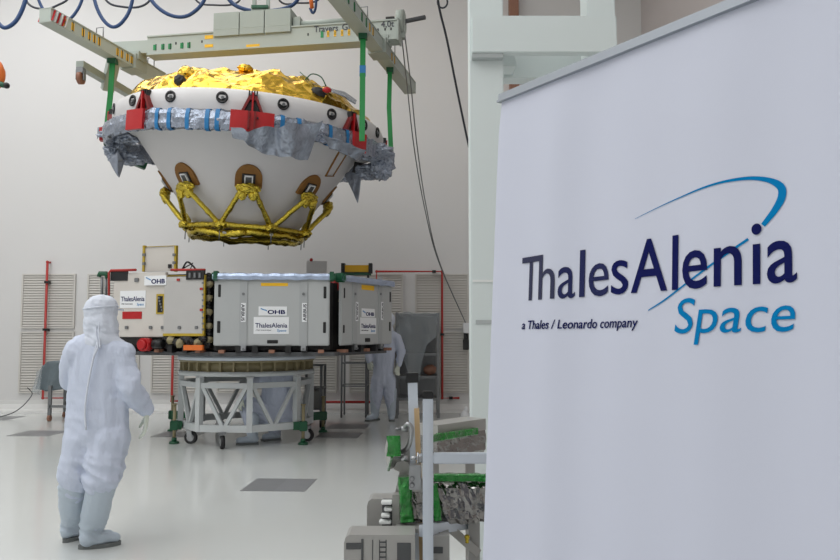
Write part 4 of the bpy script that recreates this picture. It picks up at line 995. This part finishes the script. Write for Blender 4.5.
# --- the standing technician, seen from behind
DN = 5.25
def N(px, py, dd=0): return at(px, py, DN+dd)
p1 = empty('person', (N(93,540).x, DN, 0), 'person in white cleanroom coverall and hood standing with back turned, at the left', 'person')
fL_, fR_ = fl(66,542), fl(85,549)
kneeL, kneeR = N(74,486,.02), N(104,488,-.05)
ankL = V((fL_.x+.02, fL_.y+.05, .12)); ankR = V((fR_.x+.03, fR_.y+.03, .12))
blob('coverall', [
    ([(N(99,350,.0), .155), (N(99,372,.0), .18), (N(98,400,.0), .19), (N(97,430,0), .195)], (1.12,.72,1)),
    ([(N(78,352,.0), .085), (N(99,346,.0), .10), (N(122,354,.0), .085)],),
    ([(N(100,336,.0), .075), (N(100,346,0), .09)],),
    ([(N(84,438,0), .135), (N(76,473), .108), (N(74,488,0), .076), (ankL, .05)],),
    ([(N(110,438,-.01), .14), (N(105,462,-.03), .122), (N(103,474,-.05), .112), (N(100,489,-.05), .076), (ankR, .05)],),
    ([(N(79,460,0), .128), (N(75,476,0), .112)], (1.0,1,.6)), ([(N(105,460,-.03), .128), (N(103,477,-.05), .122)], (1.05,1,.6)),
    ([(N(120,356,.0), .090), (N(125,372,-.02), .082), (N(130,388,-.04), .078), (N(137,399,.03), .070), (N(144,408,.08), .054)],),
    ([(N(82,348,.02), .085), (N(78,354,.0), .092), (N(73,366,.04), .086), (N(72,380,.13), .083), (N(78,362,.26), .07), (N(84,343,.30), .055)],),
    ], 'suit', p1, .012, 4, .012, 6, folds=[(N(134,388), .20, .018, 20), (N(104,476,-.05), .24, .022, 16), (N(76,476), .2, .016, 17), (N(92,452), .2, .016, 16), (N(146,405,.05), .10, .009, 60), (N(75,350), .14, .010, 34), (N(124,356), .13, .011, 34), (N(98,410), .26, .010, 14)])
mb = MB('suit'); pts = [N(97.5,341,-.125), N(93,360,-.155), N(88,385,-.165), N(85,410,-.165), N(86,430,-.165)]; mb.tube(spline(pts, 5), .007, 'hood', 6); mb.build('back_seam', p1, world=True)
blob('cuff', [([(N(141,403,.05), .060), (N(146,409,.08), .056)],)], 'suit', p1, .008, 2, .003, 30)
blob('hood', [
    ([(N(101,311.5,.02), .108)], (1.03,1.12,1.12)), ([(N(102,306,.02), .10)], (1.08,1.15,.8)),
    ([(N(101,322,.0), .112), (N(102,335,.0), .114), (N(101,343,.0), .125)], (1,.95,.8)),
    ([(N(84,345,.0), .05), (N(101,340,-.04), .08), (N(119,346,0), .05)],)], 'hood', p1, .009, 2, .005, 14, folds=[(N(101,330), .16, .014, 36), (N(98,312), .14, .008, 40)])
mb = MB('hood'); mb.tube([N(101,0,0)*0+V((N(101,306,.02).x+.109*math.cos(t*PI/16)*1.03, DN+.02+.117*math.sin(t*PI/16), N(101,308,.02).z+.012*math.cos(t*PI/16))) for t in range(33)], .007, 'hood', 6); mb.build('hood_seam', p1, world=True)
c = N(118,309,.08); mb = MB('hood'); mb.bar(c-V((.05,0,0)), c+V((.032,.02,-.006)), .05, .012, 'hood'); mb.build('visor', p1, world=True)
mb = MB('hood'); mb.tube(spline([N(97,322,-.10), N(96,334,-.115), N(98,346,-.14), N(94,356,-.15)], 6), .006, 'hood', 6); mb.tube(spline([N(99,322,-.10), N(99,336,-.115), N(100,348,-.14)], 6), .006, 'hood', 6); mb.build('hood_tie', p1, world=True)
face(N(102,313,.03), (.35,1,0), p1)
hand('glove', N(146.5,412,.085), (-.05,.05,-1), (-.4,1,-.1), .215, p1, curl=.32)
hand('glove', N(85,341,.31), (.35,.1,1), (.8,-.3,.2), .18, p1, curl=.5)
for (kn, an, tx, ty, fc) in ((N(73,486,0), ankL, .03, .09, fL_), (N(101,488,-.05), ankR, .12, .06, fR_)):
    k2 = V((kn.x, kn.y, kn.z)); td = V((tx, ty, 0)); heel = V((an.x-.02, an.y-.03, 0))
    b = blob('boot_cover', [([(k2, .094), (k2.lerp(an, .5), .094), (V((an.x,an.y,.15)), .075), (V((an.x,an.y,.09)), .07)], (1,1,1)), ([(V((an.x,an.y,.07)), .055), (V((an.x,an.y,.062))+td*.8, .045), (V((an.x,an.y,.052))+td*1.15, .035)],), ([(heel+V((0,0,.065)), .05)],)], 'boot', p1, .009, 3, .004, 12, folds=[(V((an.x,an.y,.16)), .16, .020, 24), (k2, .14, .010, 24)])
    mb = MB('sole'); vs = []; u = td.normalized(); w = V((-u.y, u.x, 0)); L0, L1 = -.085, td.length*1.15+.04
    for zz in (0, .028):
        for t in range(20):
            a = 2*PI*t/20; ca, sa = math.cos(a), math.sin(a); l = (L0+L1)/2+(L1-L0)/2*ca; vs.append(V((an.x,an.y,zz))+u*l+w*sa*(.05+.006*ca)*(1 if abs(ca) < .9 else .9))
    mb.add(vs, [tuple(range(20))[::-1], tuple(range(20,40))]+[(t, (t+1)%20, 20+(t+1)%20, 20+t) for t in range(20)], 'sole'); mb.build('boot_sole', b, world=True)

# --- the far technician facing the camera
DF = 12.9
def Q(px, py, dd=0): return at(px, py, DF+dd)
p2 = empty('person', (Q(383,418).x, DF, 0), 'person in white cleanroom suit standing near the wall beside the plastic-draped rack', 'person')
lx, rx = Q(375,418).x, Q(391.5,418).x
blob('coverall', [
    ([(Q(385,338), .17), (Q(384,355), .18), (Q(383,372), .17), (Q(383,380), .17)], (1.05,.7,1)),
    ([(Q(372,337), .075), (Q(386,332), .10), (Q(397,338), .075)],), ([(Q(387,326), .07), (Q(386,334), .09)],),
    ([(Q(378,380), .12), (Q(376,398), .10), (V((lx,DF,.12)), .06)],), ([(Q(389,380), .12), (Q(390,398), .10), (V((rx,DF,.12)), .06)],),
    ([(Q(397,338), .08), (Q(401,352), .075), (Q(399,365,-.05), .05)],), ([(Q(372,337), .08), (Q(368,350), .07), (Q(369,361,-.06), .05)],)],
    'suit', p2, .018, 4, .010, 7, folds=[(Q(383,395), .3, .014, 22), (Q(401,350), .15, .012, 30)])
blob('hood', [([(Q(389,320), .115)], (.95,1.05,1.2)), ([(Q(388,330), .10)],), ([(Q(382,335), .06), (Q(394,335), .06)],)], 'hood', p2, .014, 3, .004, 20)
face(Q(389,321,-.02), (.1,-1,0), p2)
hand('glove', Q(398,366,-.06), (-.1,-.05,-1), (-1,-.6,0), .2, p2, .009, .4); hand('glove', Q(369,361,-.06), (.1,-.05,-1), (1,-.6,0), .2, p2, .009, .4)
for x, tx in ((lx, -.10), (rx, .01)):
    b = blob('boot_cover', [([(V((x,DF,.50)), .095), (V((x,DF,.3)), .088), (V((x,DF,.1)), .07)],), ([(V((x,DF,.06)), .055), (V((x+tx,DF-.15,.052)), .045)],)], 'boot', p2, .014, 3, .004, 14)
    mb = MB('sole'); mb.bar((x-tx*.4,DF+.07,.015), (x+tx*1.2,DF-.2,.015), .10, .03, 'sole'); mb.build('boot_sole', b, world=True)

# --- the crouching technician inside the ring trolley
DC = 10.35
def K(px, py, dd=0): return at(px, py, DC+dd)
p3 = empty('person', (K(268,440).x, DC, 0), 'person in pale coverall crouching under the module inside the ring trolley', 'person')
f1, f2 = fl(248,445), fl(272,440)
a1 = V((f1.x+.05, f1.y+.05, .11)); a2 = V((f2.x+.04, f2.y, .11))
blob('coverall', [
    ([(K(276,415,.1), .19), (K(278,400,.08), .20), (K(277,384,.0), .19), (K(275,372,-.05), .17)], (1.1,.8,1)),
    ([(K(262,376,-.05), .08), (K(276,370,-.05), .1), (K(291,377,0), .08)],), ([(K(272,366,-.08), .07), (K(275,374,-.05), .09)],),
    ([(K(270,417,.1), .16), (K(247,404,-.05), .12), (a1, .07)],), ([(K(284,417,.1), .16), (K(264,404,.12), .13), (a2, .08)],),
    ([(K(262,377,-.05), .08), (K(250,388,-.1), .07), (K(243,398,-.2), .05)],), ([(K(290,378,0), .08), (K(293,392,.05), .075), (K(280,402,.2), .05)],)],
    'suit', p3, .018, 4, .012, 7, folds=[(K(262,410), .3, .016, 22)])
blob('hood', [([(K(271,364,-.1), .110)], (.95,1.0,1.0)), ([(K(272,367,-.08), .10)],)], 'hood', p3, .014, 3, .004, 20)
face(K(271,364,-.12), (-.6,.6,-.1), p3)
hand('glove', K(242,399,-.22), (-.3,-.2,-1), (1,-.6,0), .19, p3, .009, .5); hand('glove', K(278,403,.22), (-.6,.2,-.7), (-1,-.6,0), .19, p3, .009, .5)
for a, td in ((a1, V((-.17,-.04,0))), (a2, V((-.12,-.10,0)))):
    b = blob('boot_cover', [([(V((a.x,a.y,.34)), .09), (V((a.x,a.y,.1)), .07)],), ([(V((a.x+.03,a.y,.07)), .055), (V((a.x,a.y,.055))+td, .045)],)], 'boot', p3, .014, 3, .004, 14)
    mb = MB('sole'); mb.bar(V((a.x,a.y,.014))-td*.45, V((a.x,a.y,.014))+td*1.25, .11, .028, 'sole'); mb.build('boot_sole', b, world=True)

# ================================================================ FOREGROUND EQUIPMENT (3 m away)
def bx(mb, x0, y0, x1, y1, d_, th, m, bev=.003):
    a, b = at(x0, y1, d_), at(x1, y0, d_); mb.box((a.x, d_, a.z), (b.x, d_+th, b.z), m, bev)
fs_ = empty('aluminium_stand', (at(428,560,3.0).x, 3.0, 0), 'aluminium post stand with black caps and a crossbar, in front of the banner edge', 'stand')
mb = MB('alu'); a, b = at(422.7,399,3.0), at(433.2,399,3.0); mb.box((a.x,3.0,0), (b.x,3.042,a.z), 'alu', bev=.003); mb.box((a.x+.012,2.998,.3), (b.x-.012,3.0,a.z-.01), 'alu'); o = mb.build('post', fs_, world=True)
mb = MB('black'); bx(mb, 422.4,391.5,433.4,399, 2.998, .047, 'black', .004); mb.build('end_cap', o, world=True)
# leaning rear post, its beige bar painting in a reflection of wood
mb = MB('dsteel', 'beige'); A = at(412.5,380,3.3); B = at(418,560,3.3); Bf = A+(B-A)*(A.z/(A.z-B.z)); mb.bar(A, Bf, .042, .05, 'alu', up=(0,1,0)); mb.bar(A+V((.018,-.012,-.12)), A.lerp(Bf, .85)+V((.020,-.012,0)), .022, .05, 'beige', up=(0,1,0)); o = mb.build('post', fs_, world=True); o['label'] = 'leaning rear post with a reflection painted as a beige strip'
mb = MB('black'); dA = (A-Bf).normalized(); mb.bar(A-dA*.01, A+dA*.032, .054, .060, 'black', up=(0,1,0)); mb.build('end_cap', o, world=True)
mb = MB('alu'); a, b = at(433,458,3.02), at(500,458,3.02); mb.box((a.x-.0,3.0,a.z-.02), (b.x,3.035,a.z+.021), 'alu', bev=.004); mb.build('crossbar', fs_, world=True)
c = at(422.5,458,3.02); mb = MB('steel'); mb.cyl(c, c-V((.02,0,0)), .018, m='steel'); mb.cyl(c-V((.02,0,0)), c-V((.045,0,0)), .007, m='steel', n=8); mb.cyl(c-V((.015,0,0)), c-V((.022,0,0)), .024, m='steel', n=8); mb.build('bolt', fs_, world=True)
mb = MB('alu'); a = at(500,458,3.02); mb.box((a.x-.03,3.0,0), (a.x+.015,3.04,a.z+.02), 'alu', bev=.003); mb.build('post', fs_, world=True)

eq = empty('wrapped_equipment_frame', (at(440,560,3.35).x, 3.4, 0), 'steel frame with foil-wrapped beams edged in glossy green tape beside the banner', 'equipment')
def crumple_beam(nm, p, q, w, h, m, amp=.006, parent=eq, label=None, n=26):
    mb = MB(m); p = V(p); q = V(q); x, y, z, L_ = mb.frame_of(p, q); ns = 20; vs = []
    for k in range(n+1):
        c = p.lerp(q, k/n)
        for j in range(ns):
            t = 2*PI*j/ns; ct, st_ = math.cos(t), math.sin(t); s2 = 1/max(abs(ct), abs(st_)); s2 = min(s2, 1.35)
            v = c+x*ct*s2*w/2+y*st_*s2*h/2; v += (x*ct+y*st_)*amp*(noise.noise(v*22)+.6*noise.noise(v*48)); vs.append(v)
    fsx = [(k*ns+j, k*ns+(j+1)%ns, (k+1)*ns+(j+1)%ns, (k+1)*ns+j) for k in range(n) for j in range(ns)]+[tuple(range(ns))[::-1], tuple(range(n*ns, (n+1)*ns))]
    mb.add(vs, fsx, m, False); o = mb.build(nm, parent, world=True)
    if label: o['label'] = label
    return o
c0, c1 = at(402,500,3.3), at(497,500,3.3)
crumple_beam('foil_beam', c0, c1, .13, .17, 'mli', .012)
z_ = at(440,479,3.2).z
crumple_beam('green_tape_strip', V((at(434,479,3.2).x,3.235,z_)), V((at(497,479,3.2).x,3.235,z_)), .03, .032, 'gtape', .004)
crumple_beam('green_tape_strip', at(404,476,3.22), at(407.5,521,3.22), .055, .05, 'gtape', .006, n=14)
crumple_beam('green_tape_strip', at(434,484,3.2), at(438,520,3.2), .03, .035, 'gtape', .005, n=14)
crumple_beam('foil_beam', at(428,446,3.9), at(476,438,4.15), .14, .14, 'mli', .010)
crumple_beam('green_tape_strip', at(431,438.5,3.74), at(476,431,3.99), .03, .036, 'gtape', .004)
mb = MB('machine'); mb.bar(at(428,430,3.86), at(476,423,4.12), .14, .06, 'machine'); mb.build('beam_cover', eq, world=True)
mb = MB('machine'); mb.bar(V((at(470,440,4.1).x, 4.12, 0)), V((at(470,440,4.1).x, 4.12, at(470,440,4.1).z-.06)), .05, .05, 'machine'); mb.bar(V((at(434,440,3.95).x, 3.97, 0)), V((at(434,440,3.95).x, 3.97, at(434,446,3.95).z-.06)), .05, .05, 'machine'); mb.build('support_leg', eq, world=True)
# bracket plate with screws
mb = MB('steel', 'dsteel'); bx(mb, 409,465,421,490, 3.19, .05, 'steel'); bx(mb, 407,480,424,492, 3.21, .06, 'machine', .003)
for py in (479,485.5): c = at(412,py,3.18); mb.cyl(c, c+V((0,.03,0)), .011, m='dsteel', n=10); mb.cyl(c+V((0,-.006,0)), c, .007, m='steel', n=8)
mb.build('bracket_plate', eq, world=True)
mb = MB('steel'); pts = spline([at(402,452,3.25), at(408,447,3.22), at(411,437,3.2), at(411.5,428,3.2), at(408,424,3.2), at(404,428,3.22)], 6); mb.tube(pts, .010, 'steel', 8)
for py in (429,458): c = at(406,py,3.22); mb.cyl(c-V((.02,0,0)), c+V((.01,0,0)), .012, m='steel', n=10); mb.cyl(c-V((.045,0,0)), c-V((.02,0,0)), .006, m='dsteel', n=8)
mb.build('clamp', eq, world=True)
mb = MB('machine'); a = at(403,470,3.3); mb.prism([(a.x-.04,at(398,500,3.3).z),(a.x+.03,at(398,500,3.3).z),(a.x+.03,at(400,445,3.3).z),(a.x+.0,at(400,455,3.3).z)], 3.30, 3.34, 'machine'); mb.build('gusset_plate', eq, world=True)
# small block with green tape
blk = empty('x', (0,0,0), None, None) if False else None
mb = MB('machine'); q = [at(385.5,452,3.25), at(388,470,3.25), at(401,462,3.3), at(401,438,3.3), at(387,436,3.2)]
mb.add([at(387.5,436,3.2), at(401,436,3.2), at(401,456,3.2), at(391,457,3.2), at(384.5,451,3.32), at(388,470,3.3), at(401,466,3.36), at(401,440,3.38), at(387,438,3.38)],
       [(0,3,2,1),(0,4,5,3),(3,5,6,2),(1,2,6,7),(0,1,7,8),(0,8,4),(4,8,7,6,5)], 'machine'); mb.build('end_block', eq, world=True)
crumple_beam('green_tape_strip', at(394,435.5,3.19), at(394,456,3.19), .058, .02, 'gtape', .006, n=12)
crumple_beam('green_tape_strip', at(392,456,3.19), at(388.5,470,3.29), .010, .012, 'gtape', .001, n=6)
mb = MB('machine'); mb.bar(at(396,463,3.30), at(412,470,3.30), .04, .05, 'machine'); mb.build('link_arm', eq, world=True)
# shelf edge and brace
mb = MB('machine', 'alu'); a, b = at(421,531,3.1), at(470,523,3.4); mb.bar(a, b, .02, .045, 'alu', up=(0,0,1)); mb.bar(at(452,530,3.3), at(478,553,3.35), .02, .035, 'machine'); mb.bar(V((at(474,560,3.35).x,3.37,0)), V((at(474,525,3.35).x,3.37,at(474,520,3.35).z)), .05, .05, 'machine'); mb.build('side_frame', eq, world=True)
mb = MB('gold2', 'dsteel'); c = at(467,537,3.28); mb.cyl(c, c-V((0,0,.025)), .008, m='gold2', n=8); mb.sph(c, .012, 'gold2', seg=2); mb.build('brass_fitting', eq, world=True)

mc = empty('machine_housing', (at(395,560,3.2).x, 3.3, 0), 'brushed grey stepped machine housing with toothed bracket at the bottom edge', 'machine')
def shell(mb, x0, x1, ytop, d_, dep, z0=0, m='machine'):
    a, b = at(x0, ytop, d_), at(x1, ytop, d_); w = b.x-a.x; vs = []
    mb.T = Matrix.Translation((a.x, d_, 0)); mb.prism([(0,z0),(w,z0),(w,a.z-.0),(.02,a.z),(.006,a.z-.01),(0,a.z-.03)], 0, dep, m); mb.T = Matrix.Identity(4)
mb = MB('machine', 'machine_d'); shell(mb, 344, 415, 535, 3.0, .14); a = at(344,535,3.0); 
for r_, m_ in (((346,543,361,549.5),'machine_d'),((361,539,363.5,575),'machine_d'),((379,540,380,575),'machine_d'),((385.5,540,386.5,575),'machine_d'),((372,540,373,575),'machine_d'),((397,543,411,575),'machine_d')): bx(mb, *r_, 2.997, .02, m_, .001)
for k in range(6): bx(mb, 379,542+k*5,386,543+k*5, 2.994, .01, 'machine_d', .001)
mb.build('front_cover', mc, world=True)
mb = MB('machine', 'machine_d'); shell(mb, 367, 421, 499, 3.30, .12); 
mb.build('rear_cover', mc, world=True)
mb = MB('machine', 'machine_d', 'sign'); bx(mb, 382,501,393,527, 3.24, .05, 'machine_d'); 
for k, (x0, x1) in enumerate(((381,392),(384,392),(381,390),(379,391))): bx(mb, x0, 502+k*6.5, x1, 505+k*6.5, 3.2, .05, 'gate_l')
bx(mb, 392,495,400,528, 3.23, .06, 'machine'); mb.build('toothed_bracket', mc, world=True)
mb = MB('machine', 'machine_d'); shell(mb, 430, 449.5, 536, 3.14, .2); bx(mb, 432,547,443,553.5, 3.137, .02, 'machine_d', .001); bx(mb, 434,533,441,538, 3.18, .04, 'machine_d', .004); mb.build('side_cover', mc, world=True)
mb = MB('dsteel'); bx(mb, 395,529,428,533, 3.14, .10, 'machine', .004); mb.build('top_plate', mc, world=True)

# ================================================================ LIGHT
def area(loc, size, power, rot=(0,0,0), col=(1,1,1), sy=None):
    l = bpy.data.lights.new('hall_lamp', 'AREA'); l.energy = power; l.color = col; l.size = size
    if sy: l.shape = 'RECTANGLE'; l.size_y = sy
    o = bpy.data.objects.new('hall_lamp', l); C.objects.link(o); o.location = loc; o.rotation_euler = rot; return o
for x, pw in ((-7.4,125),(-3.4,85),(1.2,42)):
    for y in (-1.5,2.5,6.5,11.0): area((x,y,ZC-.12), 3.4, pw*(.4 if (x > 0 and y > 5) else 1), col=(.985,.992,1))
w = bpy.data.worlds.new('hall'); SC.world = w; w.use_nodes = True; w.node_tree.nodes['Background'].inputs[0].default_value = (.9,.95,1,1); w.node_tree.nodes['Background'].inputs[1].default_value = .3

# ================================================================ CAMERA
cd = bpy.data.cameras.new('camera'); cd.sensor_width = 36; cd.lens = F/840*36; cd.clip_start = .05; cd.clip_end = 100
co = bpy.data.objects.new('camera', cd); C.objects.link(co); co.location = (0,0,CZ); co.rotation_euler = (PI/2+TH, 0, 0); SC.camera = co
SC.view_settings.view_transform = 'Standard'; SC.view_settings.look = 'None'; SC.view_settings.gamma = 1; SC.view_settings.exposure = 0
SC.view_settings.use_curve_mapping = False
SC.cycles.max_bounces = 6
